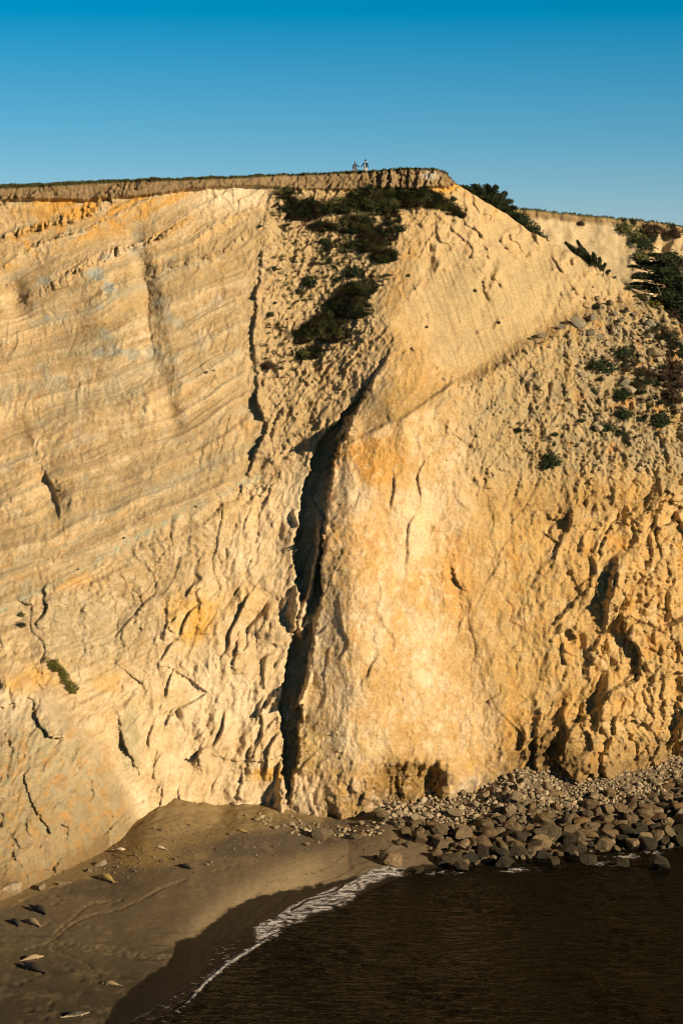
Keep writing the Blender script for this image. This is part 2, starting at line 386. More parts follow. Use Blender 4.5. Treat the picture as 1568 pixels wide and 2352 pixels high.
# knoll under the talus on the spur's crown
delta += 0.8 * m_talus * rock_talus * (0.6 * n_rub + 0.5 * n_fin + 0.6 * saw(PX, PY, 40, 2, 81, -0.4)) + 0.17 * m_sand * fbm((PX * 0.95 - PY * 0.35) / 9, (PX * .35 + PY) / 120, 82, 3) + 0.03 * m_sand * n_fin
for cx, cy, rx, ry, h in ((1120, 650, 14, 60, -0.9), (985, 600, 12, 50, -0.8), (1095, 640, 50, 50, .7), (960, 640, 40, 60, .6), (1300, 620, 50, 40, .6), (1245, 690, 16, 40, -.5), (1280, 700, 10, 30, -.6)):
    delta += m_talus * h * np.exp(-((wx - cx + 0.2 * (wy - cy)) / rx) ** 2 - ((wy - cy) / ry) ** 2)
scarp([(1108, 610), (1113, 650), (1122, 690)], [.1, .8, .1], 20)
scarp([(1275, 640), (1280, 690), (1278, 720)], [.1, .6, .1], 20)
LEDGE = [(740, 1060), (790, 1022), (860, 985), (930, 955), (1000, 905), (1050, 870), (1100, 850)]
ly = PY + 4 * fbm(PX / 20, PY / 20, 83, 3) - curve_y(LEDGE, PX)
delta += (.35 + .9 * np.clip(gnoise(PX / 40, PY * 0, 84) + .3, 0, 1)) * sst(-5, 5, ly) * np.exp(-np.clip(ly, 0, None) / 110) * sst(775, 800, PX) * sst(1110, 1030, PX)
# rubbly ground on the right
r1, r2, rid = voro(PX / 12 + 0.3 * gnoise(PX / 14, PY / 14, 91), PY / 12, 92)
s1, s2, sid = voro(PX / 5.5, PY / 5.5, 93)
right = sst(1150, 1500, PX)
delta += m_rub * ((0.20 + 0.5 * right) * sst(0.55, 0.1, r1) * (rid > 0.75) * patch(95, 60) + 0.15 * sst(0.5, 0.1, s1) * (sid > 0.6) * patch(96, 40) + 0.34 * n_rub + 0.30 * n_fin + (0.3 + 0.4 * right) * n_rid
         + 0.45 * saw(PX, PY, 46, 2.2, 94, 0.2) * sst(-0.1, 0.3, n_mid))
spots0 = sst(0.02, .38, fbm(PX / 85, PY / 120, 109, 4))
# the sand slope lies back behind the broken lip of the wall under it
delta -= 1.5 * soft(inside(wx, wy, TALUS), 4) * sst(700, 780, PY + .12 * (PX - 900)) + .0
lip = np.exp(-((soft(inside(wx, wy, TALUS), 9) - .35) / .2) ** 2) * sst(740, 800, PY + .1 * (PX - 900)); delta += lip * (.35 * n_rub + .5 * facet(PX / 14, PY / 14, 110))
# right-hand wall: coarse, fluted and broken
fl = (0.18 + .25 * right) * n_rid + 0.20 * n_rub * spots0 + 0.15 * n_fin + 0.55 * ridged(PX / 95 + 0.6 * n_mid + PY / 420, PY / 260, 101, 4)
fl += (0.35 + 0.9 * right) * saw(PX, PY, 80, 2.6, 102, 0.22, 1.5) * sst(-0.15, 0.35, fbm(PX / 80, PY / 140, 103, 3))
k1_, k2_, kid = voro(PX / 34 + 1.3 * n_mid + 0.35 * PY / 38, PY / 60 + .9 * n_big, 104)
fl += right * (0.7 * kid - 0.25 * sst(0.2, 0.0, k2_ - k1_) + .5 * saw(PX, PY, 120, 2, 105, .5, 2.))
fl += .30 * spots0 * patch(107, 45) * ridged(PX / 20 + .8 * n_mid, PY / 30, 108, 4, .65)
delta += m_flank * fl * .8
scarp([(1415, 1262), (1398, 1310), (1388, 1360), (1384, 1420), (1378, 1450)], [0.3, 1.5, 1.7, 1.2, 0.1], 120)
scarp([(1500, 1100), (1488, 1140), (1478, 1170)], [0.2, 1.1, .2], 50)
scarp([(1118, 1095), (1110, 1120)], [.7, .3], 30)
scarp([(1235, 1620), (1222, 1700), (1232, 1790), (1240, 1830)], [.4, 1.5, 1.7, .8], 50)
scarp([(1300, 1560), (1290, 1640), (1296, 1700)], [.1, .8, .2], 60)
scarp([(1338, 1600), (1330, 1640), (1328, 1690)], [.1, .9, .1], 50)
scarp([(1400, 1520), (1372, 1600), (1362, 1700)], [.1, .9, .3], 70)
scarp([(1530, 1500), (1516, 1600), (1520, 1700)], [.2, 1.2, .4], 60)
# fluted wall left of the chasm
ff = 0.16 * n_rid + 0.20 * n_rub * spots0 + 0.12 * n_fin + 0.45 * ridged(PX / 60 + 0.4 * n_mid + PY / 130, PY / 240 - PX / 400, 111, 4)
ff += 0.95 * saw(PX, PY, 62, 3.2, 112, 0.48, 1.6) * sst(-0.2, 0.3, fbm(PX / 70, PY / 150, 113, 3)) * sst(250, 420, PX)
ff += 0.30 * bedf * sst(430, 250, PX)
ff += .26 * spots0 * patch(115, 45) * ridged(PX / 17 + .8 * n_mid, PY / 34, 116, 4, .65)
STRAT = [(-300, 1400), (0, 1400), (300, 1240), (560, 1110), (600, 1100), (560, 1180), (470, 1300), (400, 1420), (300, 1560), (180, 1620), (60, 1530), (-300, 1510)]
m_strat = soft(inside(wx, wy, STRAT), 12)
ff = ff * (1 - .8 * m_strat) + m_strat * (.50 * bedn + .16 * bedf + .16 * ridged((PX + PY * .9) / 40 + n_mid, (PY * .9 - PX * .5) / 15, 117, 4) + .15 * spots0 * n_rub)
delta += m_flute * ff
for pts, hs, L_ in (([(552, 1445), (540, 1490), (530, 1545)], [.2, 1.1, .3], 40), ([(462, 1365), (458, 1400), (452, 1455)], [.3, .9, .2], 40),
                    ([(407, 1460), (403, 1500)], [.6, .1], 30), ([(655, 1560), (620, 1605), (580, 1660)], [.2, 1.3, .3], 40), ([(580, 1660), (572, 1720), (566, 1790)], [.2, .9, .2], 40),
                    ([(560, 1780), (548, 1830), (538, 1875)], [.3, 1.0, .4], 50), ([(640, 1790), (618, 1830), (602, 1870)], [.3, .9, .3], 40),
                    ([(268, 1620), (282, 1680), (305, 1740), (335, 1800)], [.3, 1.3, 1.4, .2], 34), ([(330, 1560), (345, 1620)], [.3, .1], 40),
                    ([(505, 1165), (470, 1210)], [.9, .2], 30), ([(560, 1110), (540, 1150)], [1.0, .3], 30), ([(625, 1110), (600, 1180), (585, 1260)], [.6, .5, .1], 50),
                    ([(395, 1360), (382, 1430), (372, 1480)], [.2, .6, .1], 40), ([(620, 1380), (600, 1450), (590, 1520)], [.1, .7, .1], 50)):
    scarp(pts, hs, L_)
# bottom-left buttress
bt = 0.45 * n_rid + 0.50 * n_rub + 0.60 * n_fin + .6 * facet(PX / 55 + n_mid, PY / 70 + n_mid, 122) + .12 * facet(PX / 12 + n_mid, PY / 16, 123) + 0.14 * fbm(PX / 5, PY / 5, 121, 3)
delta += m_butt * (bt * .8 + 3.0 * sst(-6, 34, curve_x([(40, 1530), (90, 1560), (150, 1620), (210, 1690), (255, 1760), (300, 1830), (320, 1890)], PY) - wx))
delta += 3.0 * np.exp(-((wx - 25) / 60) ** 2 - ((wy - 2045) / 50) ** 2)
scarp([(122, 2040), (112, 2070)], [1, 1.2], 60)
# hollows at the foot
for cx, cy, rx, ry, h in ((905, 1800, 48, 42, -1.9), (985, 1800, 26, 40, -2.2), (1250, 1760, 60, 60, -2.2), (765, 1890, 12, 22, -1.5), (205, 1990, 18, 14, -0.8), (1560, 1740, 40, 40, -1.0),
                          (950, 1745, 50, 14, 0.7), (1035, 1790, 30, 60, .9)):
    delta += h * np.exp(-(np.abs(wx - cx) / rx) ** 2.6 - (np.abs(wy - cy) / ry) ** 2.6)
scarp([(1000, 1740), (992, 1790), (1000, 1840)], [.6, 1.6, .5], 40)
scarp([(925, 1760), (915, 1800), (930, 1830)], [.1, .6, .1], 40)
foot = sst(1700, 1850, PY) * (PX > 620) + 2.2 * np.exp(-((wx - 935) / 80) ** 2 - ((wy - 1795) / 50) ** 2) + 2 * np.exp(-((wx - 1255) / 75) ** 2 - ((wy - 1740) / 80) ** 2)
delta += foot * (0.35 * n_rid + 0.25 * n_rub)
# soil band at the rim: nearly vertical, grooved, with a lip over the paler rock
groove = ridged(PX / 7.0 + 0.6 * gnoise(PX / 9, PY / 9, 131), PY / 60, 132, 3)
rimr = sst(840, 880, PX) * sst(1040, 1000, PX)
delta += m_soil * (0.55 + (0.16 + 0.5 * rimr) * groove + 0.12 * n_fin + 0.7 * rimr * saw(PX, PY, 24, 3, 133) - 0.0)
under = np.exp(-((PY - bandy - 5) / 4.0) ** 2); delta -= 0.25 * under * sst(680, 600, PX)
# small sharp breaks in every rocky part
rocky = np.clip(m_gully + m_flute + m_flank + m_rub + .6 * rock_talus + .45 * m_spur + .35 * m_left + .5 * m_butt, 0, 1) * (1 - .7 * m_soil)
rocky = rocky * (.28 + .72 * (m_gully + m_rub))
delta += rocky * (.34 * saw(PX, PY, 19, 2.0, 141, .25, 2.2) * patch(142, 34, 0) + .20 * saw(PX, PY, 11, 1.6, 143, -.2, 2.4) * patch(144, 26, 0) + .13 * ridged(PX / 7 + n_mid, PY / 9, 145, 3, .7) * patch(146, 22, .1))
def spots(sd_, sc, lo=0.0, a=0.0, b=.38): return lo + (1 - lo) * sst(a, b, fbm(PX / sc + .3 * PY / sc, PY / (1.5 * sc), sd_, 4, .55))
fz_ = facet(PX / 150 + .9 * n_big + .25 * PY / 150, PY / 230 + .5 * n_big, 150)
fa = facet(PX / 62 + 1.1 * n_mid + .45 * PY / 62, PY / 110 + .8 * n_mid, 151); fb_ = facet(PX / 24 + .8 * n_mid + .4 * PY / 24, PY / 44 + .8 * n_mid, 152); fc_ = facet(PX / 9 + .5 * n_mid, PY / 13 + .5 * n_mid, 153)
delta += (m_flank * (.15 + 1.3 * right) + .4 * m_flute + .12 * m_spur + .35 * m_butt + .3 * m_rub + .4 * foot) * fz_
delta += (m_flank * (.55 + .6 * right) + .50 * m_flute + .16 * m_spur + .5 * m_rub + .8 * m_butt + .2 * m_gully + .4 * foot) * fa * spots(154, 120, .2)
delta += (.34 * m_flank * (1 + right) + .34 * m_flute + .14 * m_spur + .40 * m_rub + .6 * m_butt + .30 * m_gully + .18 * rock_talus + .35 * foot) * fb_ * spots(155, 75, .05)
delta += (.22 * m_flank + .20 * m_flute + .10 * m_spur + .24 * m_rub + .42 * m_butt + .22 * m_gully + .12 * rock_talus + .06 * m_left) * fc_ * spots(156, 55, .08)
delta += m_left * blocky * (.50 * facet(PX / 15 + .6 * n_mid, bed / 30, 157) + .14 * facet(PX / 7, bed / 12, 158))
# far right, more scrambled everywhere
delta += 0.35 * n_rub * right * m_low

D1 = D0 - delta
# ---- colour of the ground itself
def c3(*a): return np.array(a, float)
def lay(col, m, c):
    m = np.clip(m, 0, 1)[:, None]; return col * (1 - m) + c3(*c) * m
p1 = fbm(PX / 110, PY / 110, 201, 4); p2 = fbm(PX / 40, PY / 40, 202, 4); p3 = fbm(PX / 12, PY / 12, 203, 3); p4 = fbm(PX / 55 + 9, PY / 80, 204, 5, .6)
C = np.repeat(c3(0.56, 0.405, 0.235)[None], len(X), 0)
C = lay(C, sst(0.05, 0.45, p2 + 0.3 * p3) * 0.6, (0.64, 0.50, 0.33))
C = lay(C, sst(0.15, 0.5, p4) * 0.5, (0.60, 0.36, 0.14))
# beds on the left
bb = fbm(bed / 26, PX / 500, 211, 4, .6); bc = fbm(bed / 48 + 5, PX / 400, 212, 3)
C = lay(C, m_left * sst(0.0, 0.4, bb + 0.25 * p3), (0.52, 0.41, 0.26))
C = lay(C, m_left * sst(0.08, 0.4, -bb + 0.3 * p2) * 0.6, (0.65, 0.52, 0.35))
C = lay(C, m_left * sst(-.02, -.14, bw + .22 * p3 + .12 * p2) * .5, (.45, .335, .19)); C = lay(C, m_left * sst(.10, .22, bw + .22 * p3 + .12 * p2) * .5, (.68, .52, .32))
C = lay(C, m_left * sst(0.10, 0.45, bc + 0.5 * p2) * 0.42, (0.46, 0.40, 0.29))
upper = sst(640, 470, bed - 0.34 * PX)
C = lay(C, m_left * upper * sst(0.0, 0.3, bc + 0.3 * p2), (0.63, 0.375, 0.12))
C = lay(C, m_left * sst(60, 10, np.abs(bed - 590 - 0.05 * PX)) * sst(0.1, .35, p2 + p3 * .4) * .8, (0.62, 0.37, 0.13))
C = lay(C, m_left * sst(28, 5, np.abs(bed - 815)) * sst(0.0, .3, p2) * .5, (0.55, 0.36, 0.16))
C = lay(C, m_left * np.exp(-((PX - 560) / 110) ** 2 - ((PY - 455) / 32) ** 2) * 1.4, (0.74, 0.58, 0.39))
C = lay(C, m_left * sst(0.15, .4, fbm(PX / 70, PY / 60, 213, 4)) * np.exp(-((PX - 220) / 230) ** 2 - ((PY - 700) / 200) ** 2), (0.42, 0.40, 0.33))
C = lay(C, m_left * sst(0.12, .4, fbm(PX / 130, bed / 30, 214, 3)) * sst(1000, 1200, PY) * .8, (0.46, 0.36, 0.225))
vy = np.abs(PY - curve_y(vein, PX) + 4 * p3 * 3); C = lay(C, sst(11, 2, vy) * sst(-0.25, .15, p2 + p3) * (PX < 620), (0.40, 0.42, 0.32))
# gully and talus
C = lay(C, m_gully * 0.8, (0.475, 0.35, 0.20)); C = lay(C, m_gully * sst(0.05, .4, p3 + .3 * p2) * .6, (0.58, 0.45, 0.28))
C = lay(C, m_sand * 0.9, (0.535, 0.405, 0.235)); C = lay(C, rock_talus * .6, (0.60, 0.45, 0.265))
C = lay(C, rock_talus * sst(.1, .4, p2) * .6, (0.63, 0.41, 0.18))
C = lay(C, np.exp(-((PY - bandy - 7) / 7) ** 2) * sst(730, 880, PX) * (PX < 1080) * sst(-.2, .2, p2), (0.66, 0.38, 0.085))
# spur
C = lay(C, m_spur * 0.75, (0.61, 0.44, 0.255)); C = lay(C, m_spur * sst(0.0, .35, p4 + .3 * p3) * .75, (0.63, 0.40, 0.175))
C = lay(C, m_spur * sst(0.1, .4, -p2 + .3 * p3) * .7, (0.66, 0.505, 0.335))
for cx, cy, rx, ry, c, a in ((850, 1060, 90, 60, (0.66, 0.36, 0.10), .9), (755, 1110, 14, 60, (0.50, 0.20, 0.06), .9), (960, 960, 60, 60, (0.75, 0.60, 0.42), .8), (930, 920, 130, 26, (0.50, 0.35, 0.19), .9),
                             (900, 1250, 160, 130, (0.66, 0.42, 0.19), .5), (1050, 1330, 40, 120, (0.64, 0.36, 0.13), .7), (1000, 1500, 90, 90, (0.70, 0.53, 0.34), .5),
                             (700, 1640, 50, 140, (0.60, 0.42, 0.17), .7), (1090, 1810, 60, 40, (0.74, 0.60, 0.46), .8), (800, 1700, 120, 60, (0.60, 0.46, 0.27), .5),
                             (1180, 1680, 30, 110, (0.58, 0.31, 0.07), .9), (1040, 1020, 30, 60, (0.76, 0.58, 0.40), .7), (1000, 870, 90, 30, (0.58, 0.37, 0.17), .6)):
    C = lay(C, a * sst(0.15, 0.75, np.exp(-((wx - cx) / rx) ** 2 - ((wy - cy) / ry) ** 2) + .25 * p2 + .15 * p3), c)
crown = sst(3, -3, ly) * sst(-150, -120, ly) * sst(4, 16, PX - curve_x(SPUR, PY)) * (PX > 780) * (PX < 1110) * sst(870, 900, wy + .1 * (1000 - PX)) * (1 - m_sand)
C = lay(C, crown * .95, (.47, .335, .175)); C = lay(C, crown * sst(.0, .4, p2) * .5, (.56, .36, .17))
# right wall and rubble
C = lay(C, m_flank * 0.8, (0.575, 0.395, 0.185)); C = lay(C, m_flank * sst(.05, .4, p4) * .7, (0.56, 0.33, 0.12)); C = lay(C, m_flank * sst(.1, .4, p2) * .5, (0.58, 0.45, 0.28))
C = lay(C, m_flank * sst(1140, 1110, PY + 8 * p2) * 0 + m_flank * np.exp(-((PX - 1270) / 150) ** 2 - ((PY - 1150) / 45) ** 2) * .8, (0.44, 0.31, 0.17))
C = lay(C, m_rub * 0.75, (0.475, 0.36, 0.205)); C = lay(C, m_rub * sst(.0, .4, p2 + right * .4) * .6, (0.40, 0.32, 0.205)); C = lay(C, m_rub * right * sst(.15, .45, p4) * .7, (0.52, 0.27, 0.09))
# fluted wall
C = lay(C, m_strat * .6, (.50, .38, .225))
C = lay(C, m_flute * (1 - m_strat) * .6, (0.62, 0.475, 0.30)); C = lay(C, m_flute * sst(.0, .4, -p4) * .5, (0.70, 0.55, 0.37))
for cx, cy, rx, ry, c, a in ((440, 1420, 60, 60, (0.62, 0.38, 0.11), .9), (560, 1380, 70, 40, (0.62, 0.42, 0.20), .5), (620, 1775, 50, 18, (0.65, 0.40, 0.14), .9), (580, 1170, 90, 50, (0.60, 0.42, 0.22), .5),
                             (150, 1330, 70, 25, (0.62, 0.38, 0.16), .7), (245, 1570, 40, 25, (0.64, 0.42, 0.18), .7), (200, 1440, 130, 80, (0.50, 0.40, 0.26), .6), (300, 1700, 30, 90, (0.42, 0.36, 0.22), .7)):
    C = lay(C, a * m_flute * sst(0.15, 0.75, np.exp(-((wx - cx) / rx) ** 2 - ((wy - cy) / ry) ** 2) + .25 * p2 + .15 * p3), c)
# buttress
C = lay(C, m_butt * .9, (0.52, 0.41, 0.26)); q1 = fbm(PX / 45, PY / 60, 221, 5, .65); q2 = fbm(PX / 30, PY / 45, 222, 5, .65)
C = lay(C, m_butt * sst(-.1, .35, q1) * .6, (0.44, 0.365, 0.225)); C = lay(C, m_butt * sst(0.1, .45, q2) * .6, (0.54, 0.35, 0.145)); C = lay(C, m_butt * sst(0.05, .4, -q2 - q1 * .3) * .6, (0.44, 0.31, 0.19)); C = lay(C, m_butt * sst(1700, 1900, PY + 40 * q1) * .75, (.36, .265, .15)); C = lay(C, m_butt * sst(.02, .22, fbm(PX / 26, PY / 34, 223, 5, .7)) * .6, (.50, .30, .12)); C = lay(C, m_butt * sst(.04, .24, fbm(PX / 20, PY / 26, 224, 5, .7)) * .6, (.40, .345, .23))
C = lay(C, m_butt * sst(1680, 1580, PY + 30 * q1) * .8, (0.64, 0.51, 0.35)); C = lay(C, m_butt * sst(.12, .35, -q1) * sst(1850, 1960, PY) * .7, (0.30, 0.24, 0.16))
C = lay(C, np.exp(-((PX - 60) / 70) ** 2 - ((PY - 1555) / 25) ** 2) * 1.1, (0.66, 0.41, 0.15))
# damp, darker rock where the tide reaches the foot
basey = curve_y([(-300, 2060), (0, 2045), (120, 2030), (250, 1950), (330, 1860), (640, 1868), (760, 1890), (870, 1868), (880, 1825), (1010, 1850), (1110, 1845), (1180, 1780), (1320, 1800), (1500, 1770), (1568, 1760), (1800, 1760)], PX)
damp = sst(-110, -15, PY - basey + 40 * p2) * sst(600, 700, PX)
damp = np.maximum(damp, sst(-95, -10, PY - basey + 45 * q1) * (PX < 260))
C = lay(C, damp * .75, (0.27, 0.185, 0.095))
C = lay(C, np.exp(-((wx - 930) / 75) ** 2 - ((wy - 1795) / 45) ** 2) * 1.5, (0.17, 0.11, 0.05)); C = lay(C, np.exp(-((wx - 1255) / 70) ** 2 - ((wy - 1745) / 70) ** 2) * 1.3, (0.25, 0.165, 0.075))  # both hollows at the foot get a darker tone
# soil rim
C = lay(C, m_soil * .95, (0.33, 0.235, 0.135)); C = lay(C, m_soil * sst(.05, .4, p3) * .6, (0.42, 0.31, 0.19)); C = lay(C, m_soil * rimr * .5, (0.40, 0.29, 0.17))
C = lay(C, m_soil * np.exp(-((PX - 985) / 16) ** 2 - ((PY - 405) / 9) ** 2), (0.66, 0.58, 0.48))
C = lay(C, sst(5, 0, PY - curve_y(SKYLINE, PX)) * (PX < 1030), (0.11, 0.10, 0.045))
p5 = fbm(PX / 16, PY / 20, 232, 5, .65); p6 = fbm(PX / 34, PY / 30, 233, 5, .65)
C = lay(C, (m_spur + m_flank) * sst(.05, .35, p6) * .55, (.61, .385, .165)); C = lay(C, (m_spur + .6 * m_flute) * sst(.05, .3, -p5) * .5, (.74, .58, .41)); C = lay(C, (m_spur + m_flank + m_flute) * sst(.12, .35, p5) * .5, (.47, .335, .17))
pb = fbm(PX / 170, PY / 210, 234, 4, .6)
C = lay(C, (m_spur + m_flute) * (1 - m_strat) * sst(.0, .3, pb) * .55, (.72, .575, .40)); C = lay(C, (m_spur + m_flank + m_rub) * sst(.02, .3, -pb) * .5, (.52, .345, .145)); C = lay(C, m_butt * sst(1720, 1600, PY) * sst(-.2, .2, pb) * .6, (.68, .55, .39))
C = (C / c3(.56, .405, .235)) ** 1.4 * c3(.55, .388, .208)
C *= (1 + 0.16 * fbm(PX / 3.2, PY / 3.2, 231, 2))[:, None]
C = np.clip(C, 0.01, 0.85)

m_rock = earth_material('weathered_sandstone', 3.4, 0.15, (.78, 1.20))
V = np.stack([X, D1, Z], 1)
cliff = grid_mesh('cliff', V, NR, NC, C, m_rock)
set_props(cliff, 'tall ochre sea cliff with a dark chasm down its middle', 'cliff', 'structure')
VPX, VPY = to_pic(X, D1, Z)
# ---- look-up: picture place -> visible point of the face and its normal
G3 = V.reshape(NR, NC, 3); dxv = np.gradient(G3, axis=1); dzv = np.gradient(G3, axis=0); NRM = np.cross(dxv, dzv).reshape(-1, 3)
NRM /= np.linalg.norm(NRM, axis=1)[:, None] + 1e-9
def on_cliff(px, py):
    d = (VPX - px) ** 2 + (VPY - py) ** 2; i = int(np.argmin(d)); return Vector(V[i]), Vector(NRM[i])

# ------------------------------------------------------------------ land behind the rim
NB = 60; rr = np.concatenate([[0.0], np.cumsum(0.35 * 1.075 ** np.arange(NB - 1))])
step = 3; bx = np.arange(0, NC, step); top = G3[-1, bx]
bpx = CX + top[:, 0] * FD / top[:, 1]
slope = np.interp(bpx, [-300, 0, 450, 600, 900, 1030, 1060, 1600], [0.15, 0.15, 0.10, 0.0, -0.02, -0.1, -0.55, -0.55])
BX = np.repeat(top[None, :, 0], NB, 0); BY = top[None, :, 1] + rr[:, None]; 
sl2 = np.where(slope > 0.001, slope[None, :] * 12 * (1 - np.exp(-rr[:, None] / 12)), slope[None, :] * rr[:, None])
BZ = top[None, :, 2] + sl2 + 0.22 * fbm(BX / 2.2, BY / 2.2, 301, 4) * sst(0.0, 2.0, rr)[:, None] - 0.03 * (rr[:, None] > 0)
BZ = np.maximum(BZ, 20)
bc_ = np.repeat(c3(0.06, 0.062, 0.025)[None], BX.size, 0); ridge_m = np.repeat((slope < -0.3)[None, :], NB, 0).ravel()
bc_[ridge_m] = (0.46, 0.35, 0.2)
m_soiltop = earth_material('turf_and_soil', 6.0, 0.1)
back = grid_mesh('clifftop_ground', np.stack([BX.ravel(), BY.ravel(), BZ.ravel()], 1), NB, len(bx), bc_, m_soiltop)
set_props(back, 'dark grassy ground on top of the near cliff', 'ground', 'structure')

# ------------------------------------------------------------------ beach
SHORE = [(-400, 2640), (0, 2560), (150, 2470), (260, 2400), (350, 2356), (430, 2300), (470, 2255), (520, 2212), (575, 2178), (640, 2140), (720, 2105), (800, 2068),
         (860, 2040), (920, 2015), (960, 2004), (1000, 1994), (1100, 1988), (1200, 1972), (1330, 1962), (1450, 1950), (1568, 1945), (2000, 1930)]
def shore_D(px): return -HC / ray(px, curve_y(SHORE, px))[1]
SL = [(-400, .012), (100, .014), (250, .017), (400, .032), (560, .050), (660, .053), (740, .048), (800, .055), (860, .10), (900, .14), (1000, .19), (1100, .20), (1150, .27), (1200, .35), (1300, .31), (1400, .36), (1600, .36), (2000, .36)]
def pic_x(x, y): return CX + x * FD / y
def beach_z(x, y, fine=True):
    px = pic_x(x, y); sd = shore_D(px); t = y - sd
    s = curve_y(SL, px)
    z = np.where(t > 0, s * t * (0.75 + 0.5 * np.clip(t / 40, 0, 1)), 0.09 * t)
    z = np.maximum(z, -3.0)
    for ax, ay, D, h in ((400, 1833, 223.0, 0), (470, 1844, 224.5, 0), (560, 1858, 225.5, 0), (620, 1866, 228.0, 0)):
        gx, gy, gz = at(ax, ay, D); r = np.hypot((x - gx) * 0.8, (y - gy) * 0.55)
        z = np.maximum(z, gz - 0.46 * r * (1 - 0.02 * np.minimum(r, 8)))
    gx, gy, gz = at(330, 1948, 212.0); z = z + 0.7 * np.exp(-((x - gx - 0.5) / 2.6) ** 2 - ((y - gy) / 5.5) ** 2)
    z = z + 0.10 * fbm(x / 5, y / 9, 401, 3) * np.clip(t / 8, 0, 1) + .30 * fbm(x / 2.2, y / 3.2, 403, 3) * sst(1925, 1880, to_pic(x, y, z)[1])
    if fine:
        z = z + 0.035 * fbm(x / 0.7, y / 0.9, 402, 3) * np.clip(t / 6, 0, 1) * (0.4 + 0.6 * sst(150, 90, px + 0 * y)) * 1.2
    return z
bxs = np.arange(-50, 54, 0.14); bys = np.concatenate([np.arange(112, 145, .6), np.arange(145, 246, 0.22)])
GX, GY = np.meshgrid(bxs, bys); gx = GX.ravel(); gy = GY.ravel()
gz = beach_z(gx, gy); gpx, gpy = to_pic(gx, gy, gz); gt = gy - shore_D(gpx)
# trails of prints and churned patches pressed into the sand
def seg_dist(px, py, pts):
    d = np.full(px.shape, 1e9)
    for (ax, ay), (bx_, by_) in zip(pts[:-1], pts[1:]):
        vx, vy = bx_ - ax, (by_ - ay); t = np.clip(((px - ax) * vx + (py - ay) * vy) / (vx * vx + vy * vy), 0, 1)
        d = np.minimum(d, np.hypot(px - ax - t * vx, (py - ay - t * vy) * 1.0))
    return d
TRAILS = [[(118, 2160), (140, 2130), (172, 2105), (192, 2085), (215, 2074), (280, 2068)], [(124, 2158), (160, 2126), (190, 2108), (230, 2098), (285, 2084), (330, 2064), (365, 2042), (430, 2018)],
          [(110, 2165), (200, 2178), (300, 2188), (395, 2196)], [(120, 2172), (240, 2190), (320, 2197), (390, 2203)], [(60, 2180), (120, 2165)], [(120, 2180), (200, 2215), (230, 2242)],
          [(300, 2180), (200, 2170), (120, 2160)]]
tr = np.full(gx.shape, 0.0)
for k, tpts in enumerate(TRAILS):
    d = seg_dist(gpx, gpy, tpts); v1, v2, vi = voro(gx / 0.55, gy / 0.75, 410 + k)
    tr = np.maximum(tr, sst(5.5, 1.5, d) * (0.35 + 0.65 * sst(.5, .2, v1)))
ch1, ch2, chi = voro(gx / 0.9, gy / 1.6, 420)
churn = sst(0.45, 0.15, ch1) * (chi > .45)
lowleft = sst(420, 200, gpx) * sst(2190, 2240, gpy) + sst(330, 180, gpx) * sst(1990, 2040, gpy) * sst(2160, 2120, gpy) * 0.8 + 0.6 * np.exp(-((gpx - 480) / 140) ** 2 - ((gpy - 1990) / 22) ** 2)
lowleft *= sst(-0.1, .3, fbm(gx / 3, gy / 6, 421, 3)) * sst(2, 6, gt)
gz = gz - 0.11 * tr * sst(1, 4, gt) - 0.10 * churn * lowleft
# small terraces combed by the last tides
ter = fbm(gpx / 200, gpy / 60, 431, 3) * 2.0 + gt / 3.4; tf = ter - np.floor(ter)
m_ter = sst(330, 480, gpx) * sst(14, 9, gt) * sst(3, 5, gt)
gz = gz + 0.05 * m_ter * (tf - sst(0.9, 1.0, tf))
WET = [(-300, 2640), (180, 2460), (240, 2352), (270, 2300), (330, 2250), (385, 2215), (400, 2188), (402, 2163), (450, 2150), (500, 2108), (545, 2080), (600, 2056), (680, 2042), (760, 2030), (820, 2014), (880, 2002),
       (960, 1990), (1100, 1975), (1600, 1900)]
wetl = sst(-5, 3, gpy - curve_y(WET, gpx) + 7 * fbm(gpx / 14, gpy / 10, 441, 4) + 6 * fbm(gpx / 50, gpy / 30, 442, 2))
a1 = fbm(gx / 3, gy / 6, 443, 4); a2 = fbm(gx / .5, gy / .8, 444, 3); a3 = fbm(gx / 9, gy / 16, 445, 3)
SC = np.repeat(c3(0.235, 0.185, 0.125)[None], len(gx), 0)
gravel = sst(0.5, 0.0, (gpy - curve_y([(0, 2080), (250, 1985), (400, 1985), (560, 1905), (640, 1885), (1000, 1850)], gpx)) / 26 + .8 * a1)
SC = lay(SC, sst(1905, 1860, gpy) * sst(640, 560, gpx) * .8, (.47, .355, .19))
SC = lay(SC, gravel * .9, (0.36, 0.27, 0.145))
SC = lay(SC, sst(0.15, .6, np.exp(-((gpx - 640) / 210) ** 2 - ((gpy - 1940 + .08 * (gpx - 640)) / 26) ** 2) + .3 * a1) * .8, (0.15, 0.125, 0.10))
SC = lay(SC, sst(0.15, .6, np.exp(-((gpx - 240) / 90) ** 2 - ((gpy - 2040) / 22) ** 2) + .3 * a1) * .7, (0.16, 0.13, 0.10))
SC = lay(SC, sst(0.2, .7, np.exp(-((gpx - 330) / 60) ** 2 - ((gpy - 1962) / 34) ** 2) + .3 * a1), (0.40, 0.29, 0.13))
SC = lay(SC, sst(230, 400, gpx) * sst(24, 14, gt) * sst(2200, 2110, gpy) * .9, (0.58, 0.465, 0.31)); SC = lay(SC, sst(680, 860, gpx) * .8, (0.17, 0.14, 0.105))
SC = lay(SC, sst(2080, 2240, gpy) * sst(430, 330, gpx) * .55, (0.17, 0.135, 0.085))  # lower-left sand toned down: foreground darkening painted into its colour
